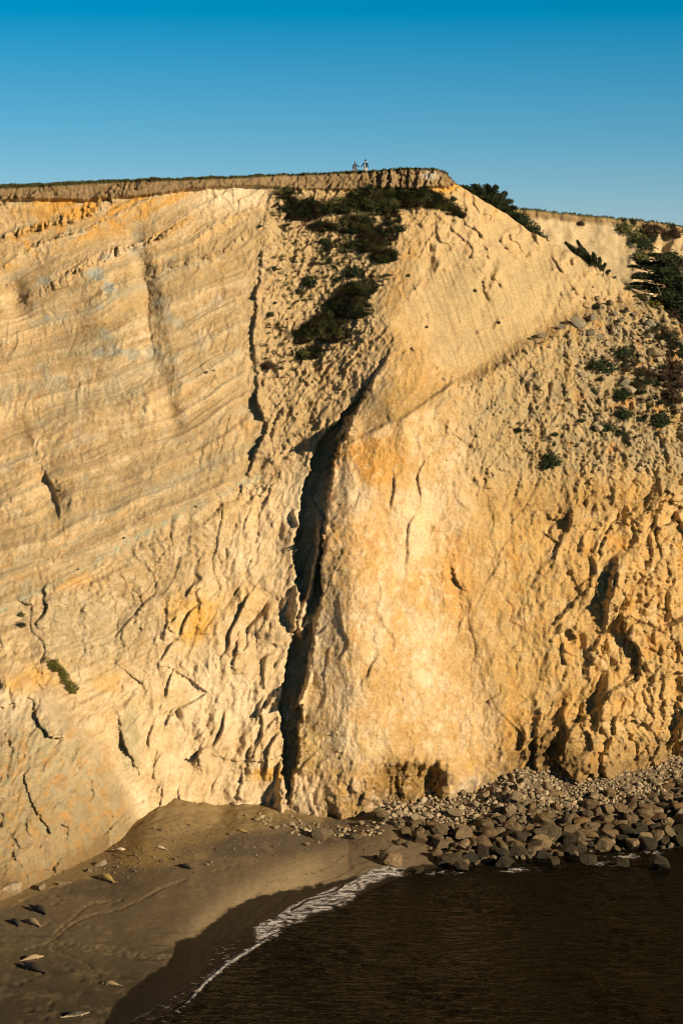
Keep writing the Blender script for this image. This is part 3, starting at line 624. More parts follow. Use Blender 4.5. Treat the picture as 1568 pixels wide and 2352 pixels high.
SC = lay(SC, sst(0.12, .4, fbm(gpx / 120 + gpy / 300, gpy / 16, 446, 4)) * sst(2090, 2170, gpy) * .7, (0.10, 0.08, 0.05))  # streaks of soft shadow painted into the lower sand
SC = lay(SC, sst(0.15, .45, fbm(gpx / 60, gpy / 9, 447, 4)) * sst(2180, 2260, gpy) * (1 - wetl) * .5, (0.29, 0.235, 0.15))
SC = lay(SC, tr * .55, (0.34, 0.27, 0.18)); SC = lay(SC, m_ter * sst(0.8, 0.97, tf) * .6, (0.15, 0.12, 0.085))
SC = lay(SC, sst(2120, 2330, gpy) * sst(520, 300, gpx) * .8, (.080, .064, .042)); SC = lay(SC, wetl * .95, (0.020, 0.015, 0.010)); SC = lay(SC, wetl * sst(3.0, 1.0, gt) * .7, (0.034, 0.023, 0.013))  # foreground darkening painted into the bottom sand, then the wet strip
wr = np.exp(-((gt - 15 - 2.5 * fbm(gpx / 60, gpy / 60, 448, 3)) / .5) ** 2) * sst(-.05, .25, a2 + .5 * a1) * (1 - wetl)
SC = lay(SC, wr * .7, (.09, .07, .045)); SC = lay(SC, sst(.12, .3, fbm(gx / 1.6, gy / 3.2, 449, 4, .65)) * (1 - wetl) * .35, (.36, .28, .17))
SC = SC * c3(.80, .745, .64)
SC *= (1 + 0.28 * a2)[:, None] * (1 + .15 * a3)[:, None]; SC = np.clip(SC, .01, .8)
m_sandm, n, l, b = mat('sand_and_gravel', 0.9, spec=0.1)
a = n.new('ShaderNodeAttribute'); a.attribute_name = 'tone'; w_ = n.new('ShaderNodeAttribute'); w_.attribute_name = 'wet'
tcn = n.new('ShaderNodeTexCoord').outputs['Object']; g = noise(n, l, tcn, 9, 4, .8)
c = mixc(n, l, 1.0, a.outputs['Color'], ramp(n, l, g, [(.3, (.7,) * 3), (.5, (1, 1, 1)), (.72, (1.35,) * 3)]), 'MULTIPLY'); l.new(c, b.inputs['Base Color'])
l.new(mathn(n, l, 'SUBTRACT', 0.95, mathn(n, l, 'MULTIPLY', w_.outputs['Fac'], 0.2)), b.inputs['Roughness']); bump(n, l, g, b, .05, .8)
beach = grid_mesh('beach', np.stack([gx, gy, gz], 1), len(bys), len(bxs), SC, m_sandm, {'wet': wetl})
set_props(beach, 'dark sand beach with pale gravel fans below the cliff', 'beach', 'structure')
def ground_at(px, py):
    a_, b_ = ray(px, py); D = HC / -b_
    for _ in range(14):
        z = float(beach_z(np.array([a_ * D]), np.array([D]), False)[0]); D = 0.5 * D + 0.5 * (HC - z) / -b_
    return Vector((a_ * D, D, float(beach_z(np.array([a_ * D]), np.array([D]))[0])))

# ------------------------------------------------------------------ sea
SWASH = [(-300, 2660), (150, 2490), (270, 2365), (330, 2330), (400, 2290), (440, 2262), (478, 2215), (489, 2190), (520, 2178), (548, 2160), (553, 2146), (590, 2128), (640, 2106), (660, 2090), (700, 2072), (760, 2046),
         (805, 2032), (850, 2008), (890, 2001), (925, 2001), (955, 2003), (1000, 1993), (1100, 1987), (1200, 1971), (1330, 1961), (1450, 1949), (1568, 1944), (2000, 1930)]
wxs = np.arange(-50, 54, 0.14); wys = np.concatenate([np.arange(112, 145, .5), np.arange(145, 226, 0.16)])
GX, GY = np.meshgrid(wxs, wys); wx2 = GX.ravel(); wy2 = GY.ravel()
wpx, wpy = to_pic(wx2, wy2, np.zeros_like(wx2))
bz = beach_z(wx2, wy2); wt = wy2 - shore_D(wpx)
D_sw = -HC / ray(wpx, curve_y(SWASH, wpx))[1] + 0.5 * fbm(wx2 / 2.5, wy2 / 5, 500, 2)
tsw = wy2 - D_sw
wpat = .35 + 1.1 * sst(-.25, .35, fbm(wx2 / 9, wy2 / 16, 505, 3))
chop = 0.14 * wpat * ridged(wx2 / 3.2 + 0.3 * wy2 / 2.2, wy2 / 1.5, 501, 3) + 0.10 * fbm(wx2 / 3.0, wy2 / 1.6, 502, 3) + 0.02 * fbm(wx2 / .5, wy2 / .5, 503, 2)
off = sst(1, -4, wt)
wz = chop * off + 0.22 * np.exp(-((wt + 0.9) / 0.8) ** 2) * (wpx < 700) * sst(780, 600, wpx) * (0.7 + 0.5 * fbm(wx2 / .8, wy2 / .8, 504, 3))
wz = np.maximum(wz, np.where(wt > -3, bz + 0.03, -9)); wz = np.where(tsw > 0, bz - 0.08 - 0.3 * np.clip(tsw, 0, 3), wz)
lace = ridged(wx2 / .9 + .5 * fbm(wx2 / 2, wy2 / 2, 511, 2), wy2 / 1.3, 512, 4, .6)
lace2 = ridged((wx2 + .8 * wy2) / 3.0, (wx2 * .6 - wy2) / 1.1, 513, 4, .6)
edge = np.exp(-(tsw / 0.28) ** 2) * (tsw < .15) * sst(1005, 940, wpx)
bfr = .35 + .65 * sst(950, 780, wpx)
body = sst(560, 600, wpx) * sst(965, 900, wpx) * sst(-9.5, -4.5, tsw / bfr + 2.0 * fbm(wx2 / 2, wy2 / 4, 514, 3)) * (tsw < 0.1)
foam = np.maximum(edge * (0.75 + .25 * lace), body * (0.30 + 0.45 * lace + .30 * lace2))
roll = np.exp(-((wt + 0.5) / 1.1) ** 2) * sst(700, 560, wpx) * sst(400, 455, wpx); foam = np.maximum(foam, roll * (0.75 + .5 * lace))
foam = np.maximum(foam, sst(640, 520, wpx) * sst(330, 380, wpx) * sst(-4, -1, wt) * sst(.45, .8, lace2) * .6)
foam = np.maximum(foam, sst(480, 300, wpx) * sst(-14, -6, wt) * sst(.42, .75, lace2 + .2 * lace) * .55)
rocksea = sst(960, 1010, wpx) * sst(-14, -1, wt + 5 * fbm(wx2 / 4, wy2 / 6, 515, 3))
foam = np.maximum(foam, rocksea * .75 * sst(.7, 1.05, .5 * lace + .6 * lace2 + .35 * fbm(wx2 / 4, wy2 / 7, 516, 2)) * 1.0)
for cx_, cy_, rx_, ry_ in ((1010, 2005, 42, 8), (1440, 1968, 40, 12), (1400, 1985, 60, 8), (1190, 2000, 60, 8), (1500, 1960, 40, 6)):
    foam = np.maximum(foam, .8 * np.exp(-((wpx - cx_) / rx_) ** 2 - ((wpy - cy_) / ry_) ** 2) * sst(.2, .8, .6 * lace + .6 * lace2))
foam = np.clip(foam * (tsw < .12), 0, 1)
wz = wz + 0.05 * foam * off
m_sea, n, l, b = mat('sea_water', 0.12, (0.008, 0.008, 0.005), 0.08)
b.inputs['IOR'].default_value = 1.13
f_ = n.new('ShaderNodeAttribute'); f_.attribute_name = 'foam'
tcn = n.new('ShaderNodeTexCoord').outputs['Object']
mp = n.new('ShaderNodeMapping'); mp.inputs['Scale'].default_value = (0.45, 1.15, 1.0); l.new(tcn, mp.inputs[0])
g = noise(n, l, mp.outputs[0], .9, 4, .55); fo = noise(n, l, tcn, 5.5, 5, .75)
ff_ = n.new('ShaderNodeMapRange'); l.new(mathn(n, l, 'ADD', f_.outputs['Fac'], mathn(n, l, 'MULTIPLY', mathn(n, l, 'SUBTRACT', fo, .5), 1.1)), ff_.inputs['Value'])
ff_.inputs['From Min'].default_value = .38; ff_.inputs['From Max'].default_value = .72
l.new(mixc(n, l, ff_.outputs[0], (0.008, 0.007, 0.004), (0.55, 0.50, 0.47)), b.inputs['Base Color'])
l.new(mathn(n, l, 'ADD', 0.10, mathn(n, l, 'MULTIPLY', ff_.outputs[0], 0.7)), b.inputs['Roughness'])
bump(n, l, g, b, .8, 1.0)
# swash is thin: let the wet sand show through where there is no foam
tr_ = n.new('ShaderNodeBsdfTransparent'); ms = n.new('ShaderNodeMixShader'); th = n.new('ShaderNodeAttribute'); th.attribute_name = 'thin'
l.new(mathn(n, l, 'MULTIPLY', th.outputs['Fac'], mathn(n, l, 'SUBTRACT', 1.0, ff_.outputs[0])), ms.inputs[0])
l.new(b.outputs[0], ms.inputs[1]); l.new(tr_.outputs[0], ms.inputs[2]); l.new(ms.outputs[0], n['Material Output'].inputs['Surface'])
thin = sst(-1.6, 0.6, wt) * .85
sea = grid_mesh('sea', np.stack([wx2, wy2, wz], 1), len(wys), len(wxs), np.zeros((len(wx2), 3)), m_sea, {'foam': foam, 'thin': thin})
set_props(sea, 'dark brown sea with white foam along the sand', 'sea', 'structure')
# open water outside the cove's finely modelled part
def flat(name, rects, z, m):
    v = []; f = []
    for x0, y0, x1, y1 in rects:
        k = len(v); v += [(x0, y0, z), (x1, y0, z), (x1, y1, z), (x0, y1, z)]; f.append((k, k + 1, k + 2, k + 3))
    return poly_mesh(name, v, f, m)
m_sea2 = m_sea.copy(); m_sea2.name = 'open_water'
ow = flat('open_sea', [(-3000, -3000, 3000, 112), (53.9, 112, 3000, 226), (-3000, 112, -50, 150)], -0.02, m_sea2)
set_props(ow, 'open sea around the cove', 'sea', 'structure')
m_base, *_ = mat('bare_ground', .95, (.4, .3, .18), .1)
gb = flat('ground', [(-3000, -3000, 3000, 3000)], -3.2, m_base); set_props(gb, 'ground under the sea and cliffs', 'ground', 'structure')

# ------------------------------------------------------------------ the next cliff beyond the ridge
FXS = np.arange(20, 110, 0.3); FNR = 170; DF = 400.0
FSKY = [(1000, 470), (1160, 478), (1200, 482), (1300, 493), (1400, 502), (1500, 512), (1568, 522), (1700, 545), (2200, 600)]
fz = HC + ray(CX + FXS * FD / DF, curve_y(FSKY, CX + FXS * FD / DF))[1] * DF + .3 * fbm(FXS / 2, FXS * 0, 601, 3)
FX = np.repeat(FXS[None], FNR, 0).ravel(); FT = np.linspace(0, 1, FNR)[:, None]; FZ = (8 + FT * (fz[None] - 8)).ravel()
fpx, fpy = to_pic(FX, np.full(FX.shape, DF), FZ)
fb = sst(2, -2, fpy - curve_y(FSKY, fpx) - 15 - 3 * fbm(fpx / 30, fpy / 30, 602, 2))
FD1 = DF - 0.45 * (fz.max() - FZ) * 1.0 * (1 - fb) - 1.5 * fb - 1.5 * fbm(FX / 12, FZ / 12, 603, 3)
frg = sst(1400, 1470, fpx + 20 * fbm(fpx / 20, fpy / 20, 604, 3))
FD1 -= (0.3 + 1.6 * frg) * ridged(FX / 4, FZ / 5, 605, 4) + .25 * fbm(FX / 1.5, FZ / 1.5, 606, 3) + fb * .6 * ridged(FX / 1.6, FZ / 8, 607, 3)
FD1 = np.minimum(FD1, DF + 5)
FC = np.repeat(c3(0.56, 0.44, 0.28)[None], len(FX), 0); f1_ = fbm(fpx / 22, fpy / 22, 611, 4)
FC = lay(FC, sst(0, .4, f1_) * .6, (0.62, 0.50, 0.34)); FC = lay(FC, frg * sst(-.2, .3, f1_) * .8, (0.40, 0.30, 0.17)); FC = lay(FC, fb, (0.34, 0.25, 0.145))
FC = lay(FC, sst(560, 640, fpy) * .7, (0.53, 0.42, 0.27)); FC = (FC / c3(.56, .405, .235)) ** 1.2 * c3(.66, .46, .24)
FC = lay(FC, sst(3, 0, fpy - curve_y(FSKY, fpx)), (.1, .1, .05))
far = grid_mesh('distant_cliff', np.stack([FX, FD1, FZ], 1), FNR, len(FXS), FC, earth_material('far_sandstone', 2.2, .2, (.8, 1.15)))
set_props(far, 'paler cliff with a brown soil rim beyond the ridge', 'cliff', 'structure')
fr = far.data; fe = [Vector((FXS[0], FD1.reshape(FNR, -1)[-1, 0], fz[0]))]
tv = []; tcol = []
rim_y = FD1.reshape(FNR, -1)[-1]
TX = np.repeat(FXS[None, ::3], 12, 0); TR = np.linspace(0, 60, 12)[:, None]; TY = rim_y[None, ::3] + TR; TZ = fz[None, ::3] - 0.02 * TR - .02
ft = grid_mesh('distant_clifftop_ground', np.stack([TX.ravel(), TY.ravel(), TZ.ravel()], 1), 12, TX.shape[1], np.repeat(c3(.1, .1, .05)[None], TX.size, 0), m_soiltop)
set_props(ft, 'dark turf on top of the distant cliff', 'ground', 'structure')
FG = np.stack([FX, FD1, FZ], 1); FPX, FPY = to_pic(FX, FD1, FZ)
def on_far(px, py):
    i = int(np.argmin((FPX - px) ** 2 + (FPY - py) ** 2)); return Vector(FG[i]), Vector((0, -1, .3)).normalized()

# ------------------------------------------------------------------ rocks
def rock_material(name, cols, wetness=0.0):
    m, n, l, b = mat(name, 0.85 - .4 * wetness, spec=.25)
    oi = n.new('ShaderNodeObjectInfo'); t = n.new('ShaderNodeTexCoord').outputs['Object']
    g = noise(n, l, t, 3.6, 6, .75)
    c0 = ramp(n, l, oi.outputs['Random'], [(i / (len(cols) - 1), c) for i, c in enumerate(cols)])
    c1 = mixc(n, l, 1.0, c0, ramp(n, l, g, [(.3, (.38, .35, .30)), (.5, (1, 1, 1)), (.68, (1.6, 1.5, 1.35))]), 'MULTIPLY')
    l.new(c1, b.inputs['Base Color']); bump(n, l, noise(n, l, t, 5, 5, .75), b, .35, 1.0)
    return m
M_dry = rock_material('dry_boulder', [(.33, .25, .155), (.42, .33, .21), (.28, .21, .13), (.38, .27, .15), (.47, .38, .26)])
M_mid = rock_material('tide_boulder', [(.19, .137, .075), (.28, .20, .11), (.12, .09, .055), (.25, .155, .07), (.33, .25, .155)])
M_wet = rock_material('wet_boulder', [(.045, .035, .022), (.07, .055, .03), (.05, .045, .035)], 1.0)
M_grey = rock_material('lichen_boulder', [(.33, .28, .19), (.38, .33, .24), (.30, .24, .15), (.42, .31, .17)])
def rock_mesh(seed, sub, flatz=.8, cuts=9):
    r = np.random.default_rng(seed); bm = bmesh.new(); bmesh.ops.create_icosphere(bm, subdivisions=sub, radius=1)
    v = np.array([x.co[:] for x in bm.verts]); f = np.array([[q.index for q in p.verts] for p in bm.faces]); bm.free()
    for _ in range(cuts):
        d = r.normal(size=3); d /= np.linalg.norm(d); h = r.uniform(.42, .85)
        e_ = np.clip(v @ d - h, 0, None); v = v - e_[:, None] * d * .92
    if sub > 2: v *= (1 + .13 * fbm(v[:, 0] * 2 + v[:, 2], v[:, 1] * 2 - v[:, 2] * 1.3, seed, 3))[:, None]
    v *= np.array([r.uniform(.9, 1.3), r.uniform(.75, 1.1), flatz * r.uniform(.8, 1.1)])
    return v, f
ROCKS = {}
for mname, mm in (('dry', M_dry), ('mid', M_mid), ('wet', M_wet), ('grey', M_grey)):
    ROCKS[mname] = []
    for s in range(9):
        v, f = rock_mesh(900 + s, 3, .85 if s < 6 else .65, 15); me = poly_mesh('boulder', v, f, mm, False, obj=False); ROCKS[mname].append(me)
def put_rock(name, kind, loc, size, label, cat, group=None, sink=.25, rot=None, scale=(1, 1, 1)):
    o = bpy.data.objects.new(name, random.choice(ROCKS[kind])); link(o)
    o.location = loc + Vector((0, 0, size * .5 * (.8 - 2 * sink))); o.rotation_euler = rot or (random.uniform(-.35, .35), random.uniform(-.35, .35), random.uniform(0, 6.28))
    s = size * .5; o.scale = (s * scale[0], s * scale[1], s * scale[2])
    return set_props(o, label, cat, None, group)
MP = lambda D: FD / D          # picture units per metre
SPECIAL = [  # px, py of the centre, width, kind, label
    (1260, 1918, 56, 'mid', 'largest tan angular boulder in the middle of the shore rocks'),
    (1180, 1902, 46, 'mid', 'flat-topped brown boulder left of the largest tan boulder'),
    (1481, 1924, 50, 'mid', 'big rounded grey-brown boulder near the water at the right'),
    (1072, 1925, 34, 'mid', 'rounded grey boulder at the left end of the boulder heap'),
    (1145, 1928, 30, 'mid', 'pale grey boulder below the flat-topped brown boulder'),
    (1200, 1946, 30, 'mid', 'round grey boulder touching the waterline'),
    (1172, 1929, 28, 'mid', 'small rounded boulder beside the pale grey one near the water'),
    (1232, 1940, 28, 'mid', 'smooth oval grey boulder leaning below the largest tan boulder'),
    (1365, 1933, 28, 'mid', 'pale rounded boulder at the edge of the black water'),
    (1395, 1890, 34, 'mid', 'pale grey slab boulder right of the heap centre'),
    (1358, 1845, 36, 'mid', 'orange-brown boulder in the upper part of the heap'),
    (1290, 1820, 22, 'dry', 'pale cube-like boulder high in the heap'),
    (1440, 1900, 34, 'mid', 'broad grey boulder left of the big rounded one'),
    (738, 1917, 38, 'mid', 'large pale-topped boulder among the stones left of the spur'),
    (897, 1973, 46, 'mid', 'low craggy dark boulder alone on the sand near the surf'),
    (820, 1920, 20, 'mid', 'dark grey boulder lying alone below the spur'),
    (836, 1916, 18, 'dry', 'reddish upright boulder against the dark grey one'),
    (917, 1935, 22, 'mid', 'brown boulder on dark sand left of the heap'),
    (940, 1940, 20, 'mid', 'yellowish boulder on dark sand at the left edge of the heap'),
    (706, 1939, 14, 'dry', 'flat white stone lying on the beach sand'),
    (530, 1914, 11, 'mid', 'small dark stone on the gravel beside the golden seal'),
    (861, 1968, 14, 'dry', 'small orange stone on the dark sand above the surf'),
    (885, 1955, 16, 'mid', 'flat brown stone behind the low craggy boulder'),
    (1510, 2005, 50, 'wet', 'black wet rock standing out of the sea at the right edge'),
    (960, 1998, 30, 'wet', 'black rock awash at the right end of the surf'),
    (1060, 1993, 34, 'wet', 'black rock awash below the boulder heap'),
    (1155, 1985, 36, 'wet', 'low wet rock in the sea below the round grey boulder'),
    (1270, 1990, 40, 'wet', 'dark weedy rock in the sea below the largest boulder'),
    (1350, 1985, 36, 'wet', 'dark rock in the foam at the right'),
    (1430, 1998, 30, 'wet', 'small black rock in the sea left of the right edge rock'),
    (980, 1872, 26, 'dry', 'golden round boulder in the pale rubble under the hollow'),
]
taken = []
for px, py, w, kd, lab in SPECIAL:
    g_ = ground_at(px, py + w * .25); 
    if kd == 'wet': g_.z = 0.0
    s = w / MP(g_.y); put_rock('boulder', kd, g_, s * 1.2, lab, 'boulder', None, .2); taken.append((px, py, w))
for px, py, w, lab, sc in ((22, 2040, 84, 'broad grey-brown rock mound at the bottom left corner of the cliff', (1.3, .9, .8)), (98, 2030, 44, 'dark brown rock at the buttress foot beside the left corner mound', (1.2, .8, .7)),
                           (150, 2020, 26, 'low brown rock at the foot of the left buttress', (1.3, .8, .6)), (232, 1975, 26, 'rough ochre rock at the right corner of the left buttress foot', (1.2, .8, .8)),
                           (205, 1990, 22, 'pale rough rock behind the golden seal', (1.2, .8, .7))):
    g_ = ground_at(px, py + 12); put_rock('boulder', 'dry', g_, w / MP(g_.y), lab, 'boulder', None, .3, None, sc)
HEAP = [(868, 1822), (900, 1800), (960, 1805), (1010, 1822), (1060, 1828), (1100, 1800), (1130, 1775), (1180, 1755), (1230, 1760), (1290, 1782), (1360, 1778), (1440, 1765), (1500, 1740), (1568, 1725),
        (1660, 1750), (1660, 1950), (1568, 1950), (1450, 1955), (1330, 1965), (1200, 1978), (1100, 1988), (1010, 1985), (985, 1950), (930, 1925), (880, 1890), (865, 1860)]
TOE = [(560, 1872), (640, 1868), (700, 1880), (760, 1900), (800, 1895), (860, 1885), (900, 1905), (860, 1925), (760, 1925), (700, 1925), (620, 1905)]
cand = []
tries = 0
while len(cand) < 6000 and tries < 60000:
    tries += 1
    px = random.uniform(860, 1640); py = random.uniform(1725, 1992)
    if not bool(inside(np.array([px]), np.array([py]), HEAP)[0]): continue
    topy = float(curve_y([(865, 1830), (960, 1835), (1060, 1858), (1180, 1785), (1290, 1812), (1440, 1795), (1568, 1755), (1660, 1750)], np.array([px]))[0])
    h = min(1, max(0, (py - topy) / 130)); 
    w = random.lognormvariate(math.log(6.2 + 7.6 * h), .46 + .26 * h); w = min(w, 48)
    cand.append((px, py, w, h))
for _ in range(230):
    px = random.uniform(560, 900); py = random.uniform(1868, 1925)
    if bool(inside(np.array([px]), np.array([py]), TOE)[0]): cand.append((px, py, min(18, random.lognormvariate(math.log(7), .4)), 0.2))
cand.sort(key=lambda q: -q[2])
# vectorised ground position of the candidates
cpx = np.array([q[0] for q in cand]); cpy = np.array([q[1] for q in cand]); ca, cb = ray(cpx, cpy); cD = HC / -cb
for _ in range(16): cD = .5 * cD + .5 * (HC - beach_z(ca * cD, cD, False)) / -cb
cz = beach_z(ca * cD, cD, False)
acc = []; cell = {}
def clash(x, y, r):
    for i in range(int(x) - 2, int(x) + 3):
        for j in range(int(y) - 2, int(y) + 3):
            for (a_, b_, c_) in cell.get((i, j), ()):
                if math.hypot(a_ - x, (b_ - y)) < .62 * (r + c_): return True
    return False
for (px, py, w, h), x, y, z in zip(cand, ca * cD, cD, cz):
    r = w / MP(y) * .5
    if clash(x, y, r * .8): 
        if random.random() < .94: continue
    cell.setdefault((int(x), int(y)), []).append((x, y, r * .8)); acc.append((px, py, w, h, x, y, z, r))
GRP = 'boulders and stones heaped at the foot of the cliff'
SHORT = ['the largest tan boulder', 'the flat-topped brown boulder', 'the big rounded boulder', 'the rounded grey boulder', 'the pale grey boulder', 'the round grey waterline boulder', 'the small rounded boulder', 'the smooth oval boulder',
         'the pale waterside boulder', 'the pale grey slab', 'the orange-brown boulder', 'the pale cube-like boulder', 'the broad grey boulder', 'the pale-topped boulder', 'the low craggy boulder', 'the dark lone boulder', 'the reddish upright boulder', 'the brown boulder on sand', 'the yellowish boulder on sand',
         'the flat white stone', 'the small dark stone', 'the orange stone', 'the flat brown stone', 'the black rock at the right edge', 'the black rock by the surf', 'the awash black rock', 'the low wet rock', 'the dark weedy rock', 'the rock in the foam', 'the small black sea rock', 'the golden round boulder']
NSING = 262; used = {}; ORD = ['', 'second ', 'third ', 'fourth ', 'fifth ', 'sixth ', 'seventh ', 'eighth ', 'ninth ', 'tenth ', 'eleventh ', 'twelfth ', 'thirteenth ', 'fourteenth ', 'fifteenth ', 'sixteenth ', 'seventeenth ', 'eighteenth ', 'nineteenth ', 'twentieth ', 'outermost ']
sing = []
for (px, py, w, h, x, y, z, r) in acc[:NSING]:
    k = min(range(len(SPECIAL)), key=lambda q: (SPECIAL[q][0] - px) ** 2 + (SPECIAL[q][1] - py) ** 2); sing.append((math.hypot(SPECIAL[k][0] - px, SPECIAL[k][1] - py), k, px, py, w, h, x, y, z, r))
sing.sort()
for (d_, k, px, py, w, h, x, y, z, r) in sing:
    kd = 'dry' if h < .32 + random.uniform(-.1, .1) else ('wet' if (h > .93 and random.random() < .6) else 'mid')
    a_ = math.degrees(math.atan2(-(py - SPECIAL[k][1]), px - SPECIAL[k][0])) % 360
    dr = ['right of', 'up and right of', 'above', 'up and left of', 'left of', 'down and left of', 'below', 'down and right of'][int((a_ + 22.5) // 45) % 8]
    tone_ = {'dry': 'pale', 'mid': 'brown', 'wet': 'black'}[kd]; sz = 'huge' if w > 36 else ('large' if w > 29 else ('big' if w > 24 else ('middle-sized' if w > 19 else 'small')))
    key = (sz, tone_, dr, k); n_ = used.get(key, 0); used[key] = n_ + 1
    lab = '%s%s %s boulder %s %s' % (ORD[min(n_, 20)], sz, tone_, dr, SHORT[k])
    put_rock('boulder', kd, Vector((x, y, z)), r * 2, lab, 'boulder', GRP, .18 + random.uniform(-.14, .12))
bv, bf = [], []; base_r = [rock_mesh(700 + s, 1, .8, 5) for s in range(6)]
def merge_rocks(items, m, name, label):
    VV, FF = [], []; k = 0
    for x, y, z, r in items:
        v, f = base_r[random.randrange(6)]; a_ = random.uniform(0, 6.28); cs, sn = math.cos(a_), math.sin(a_); b_ = random.uniform(-.6, .6)
        M = np.array([[cs, -sn, 0], [sn, cs, 0], [0, 0, 1]]) @ np.array([[1, 0, 0], [0, math.cos(b_), -math.sin(b_)], [0, math.sin(b_), math.cos(b_)]])
        VV.append(v @ M.T * r + np.array([x, y, z + r * .4])); FF.append(f + k); k += len(v)
    o = poly_mesh(name, np.concatenate(VV), np.concatenate(FF), m, False)
    return set_props(o, label, 'stones', 'stuff')
rest = acc[NSING:]
def cobble_mat(name, cols, rough=.85):
    m, n, l, b = mat(name, rough, spec=.25); gm = n.new('ShaderNodeNewGeometry'); t = n.new('ShaderNodeTexCoord').outputs['Object']
    c = ramp(n, l, gm.outputs['Random Per Island'], [(i / (len(cols) - 1), q) for i, q in enumerate(cols)])
    g = noise(n, l, t, 7, 4, .7); l.new(mixc(n, l, 1., c, ramp(n, l, g, [(.3, (.7,) * 3), (.7, (1.25,) * 3)]), 'MULTIPLY'), b.inputs['Base Color']); bump(n, l, g, b, .06, .7)
    return m
MC_dry = cobble_mat('dry_cobble', [(.33, .25, .15), (.44, .35, .225), (.26, .20, .125), (.40, .29, .17), (.50, .41, .29)])
MC_mid = cobble_mat('tide_cobble', [(.14, .105, .065), (.20, .155, .095), (.10, .08, .055), (.18, .125, .07), (.26, .21, .145)])
merge_rocks([(x, y, z, r) for (px, py, w, h, x, y, z, r) in rest if h < .38], MC_dry, 'cobbles', 'pale small stones filling the upper heap below the cliff')
merge_rocks([(x, y, z, r) for (px, py, w, h, x, y, z, r) in rest if h >= .38 and (h < .5 or random.random() < .4)], MC_mid, 'cobbles', 'dark small stones filling the lower heap by the sea')
# loose bits on the beach gravel
its = []
for _ in range(900):
    px = random.choice((random.gauss(360, 120), random.uniform(250, 900))); py = random.gauss(1930, 32) + max(0, 420 - px) * .3
    if px < 20 or py < 1885 or py > 2060: continue
    its.append((px, py))
ip = np.array(its); ia, ib = ray(ip[:, 0], ip[:, 1]); iD = HC / -ib
for _ in range(16): iD = .5 * iD + .5 * (HC - beach_z(ia * iD, iD, False)) / -ib
iz = beach_z(ia * iD, iD)
merge_rocks([(a_ * d, d, z_ - .03, random.lognormvariate(math.log(.075), .45)) for a_, d, z_ in zip(ia, iD, iz)], MC_mid, 'beach_pebbles', 'scattered pebbles on the gravel below the cliff')

# boulders perched on the right-hand slope
SLOPE = [(1490, 745, 34, 'big pale round boulder on the right ridge beside its black shadow'), (1485, 727, 18, 'grey boulder resting just above the big pale round one'), (1456, 725, 17, 'orange-stained boulder left of the big pale round boulder'),
         (1439, 716, 20, 'squat dark boulder high in the ridge boulders'), (1394, 734, 20, 'half-round grey boulder near the left of the ridge boulders'), (1358, 730, 26, 'broad grey boulder at the edge of the sand slope'),
         (1326, 747, 36, 'wide grey outcrop boulder below the sand slope'), (1240, 773, 28, 'smooth grey boulder alone at the lower end of the sand slope'), (1218, 781, 14, 'small grey boulder left of the smooth lone one'),
         (1516, 698, 20, 'pale lichened boulder in front of the big cypress'), (1492, 769, 26, 'grey boulder under the big pale round boulder'), (1355, 766, 24, 'brown boulder with a dark gap on its left'),
         (1372, 776, 22, 'upright boulder with a shadow cleft below the ridge boulders'), (1401, 699, 22, 'yellow-lichened boulder topmost at the sand slope edge'), (1290, 752, 18, 'rough grey boulder between the sand slope and the rubble'),
         (1526, 737, 16, 'small pale boulder near the right end of the ridge'), (1550, 745, 20, 'tan boulder at the right end of the ridge'), (1494, 680, 22, 'tall grey rock behind the olive bush'),
         (1503, 809, 44, 'massive grey outcrop below the right ridge'), (1430, 876, 34, 'rough brown outcrop between the dark bushes'), (1307, 787, 18, 'small dark boulder in the rubble slope'),
         (1412, 722, 14, 'narrow dark boulder in the middle of the ridge boulders'), (1425, 738, 18, 'orange and grey boulder in the ridge boulders'), (1448, 746, 18, 'tan boulder low in the ridge boulders'), (1470, 700, 14, 'flat grey stone left of the olive bush'),
         (473, 855, 9, 'round pale nodule sticking out of the left face'), (490, 852, 8, 'smaller round nodule just right of the pale one'), (286, 1236, 8, 'dark round stone in the green-grey vein'), (452, 1163, 9, 'pale stone at the upper end of the vein'),
         (180, 1308, 8, 'pale round stone low in the green-grey vein'), (1560, 790, 30, 'dark tan boulder cut by the right edge of the picture')]
for px, py, w, lab in SLOPE:
    p_, n_ = on_cliff(px, py); s = w / MP(p_.y)
    o = put_rock('boulder', 'grey' if px > 1000 else 'dry', p_ + n_ * s * .12, s, lab, 'boulder', None, .4)
MS = []
for _ in range(520):
    px = random.gauss(1440, 90); py = random.gauss(790, 70) if random.random() < .6 else random.uniform(700, 1080)
    if px > 1600 or px < 1080 or py < curve_y(SKYLINE, px) + 22: continue
    if px < 1330 and py < 870 - (px - 1080) * .45: continue
    p_, n_ = on_cliff(px, py); MS.append((p_.x, p_.y, p_.z - .1, random.lognormvariate(math.log(.22), .45)))
merge_rocks(MS, cobble_mat('slope_stone', [(.36, .29, .18), (.46, .36, .23), (.28, .22, .14), (.50, .32, .15)]), 'slope_stones', 'small stones strewn among the boulders of the right slope')
p_, n_ = on_far(1471, 578); put_rock('boulder', 'grey', p_, 2.2 * 1.0, 'grey-brown round boulder on the distant pale slope', 'boulder', None, .3)

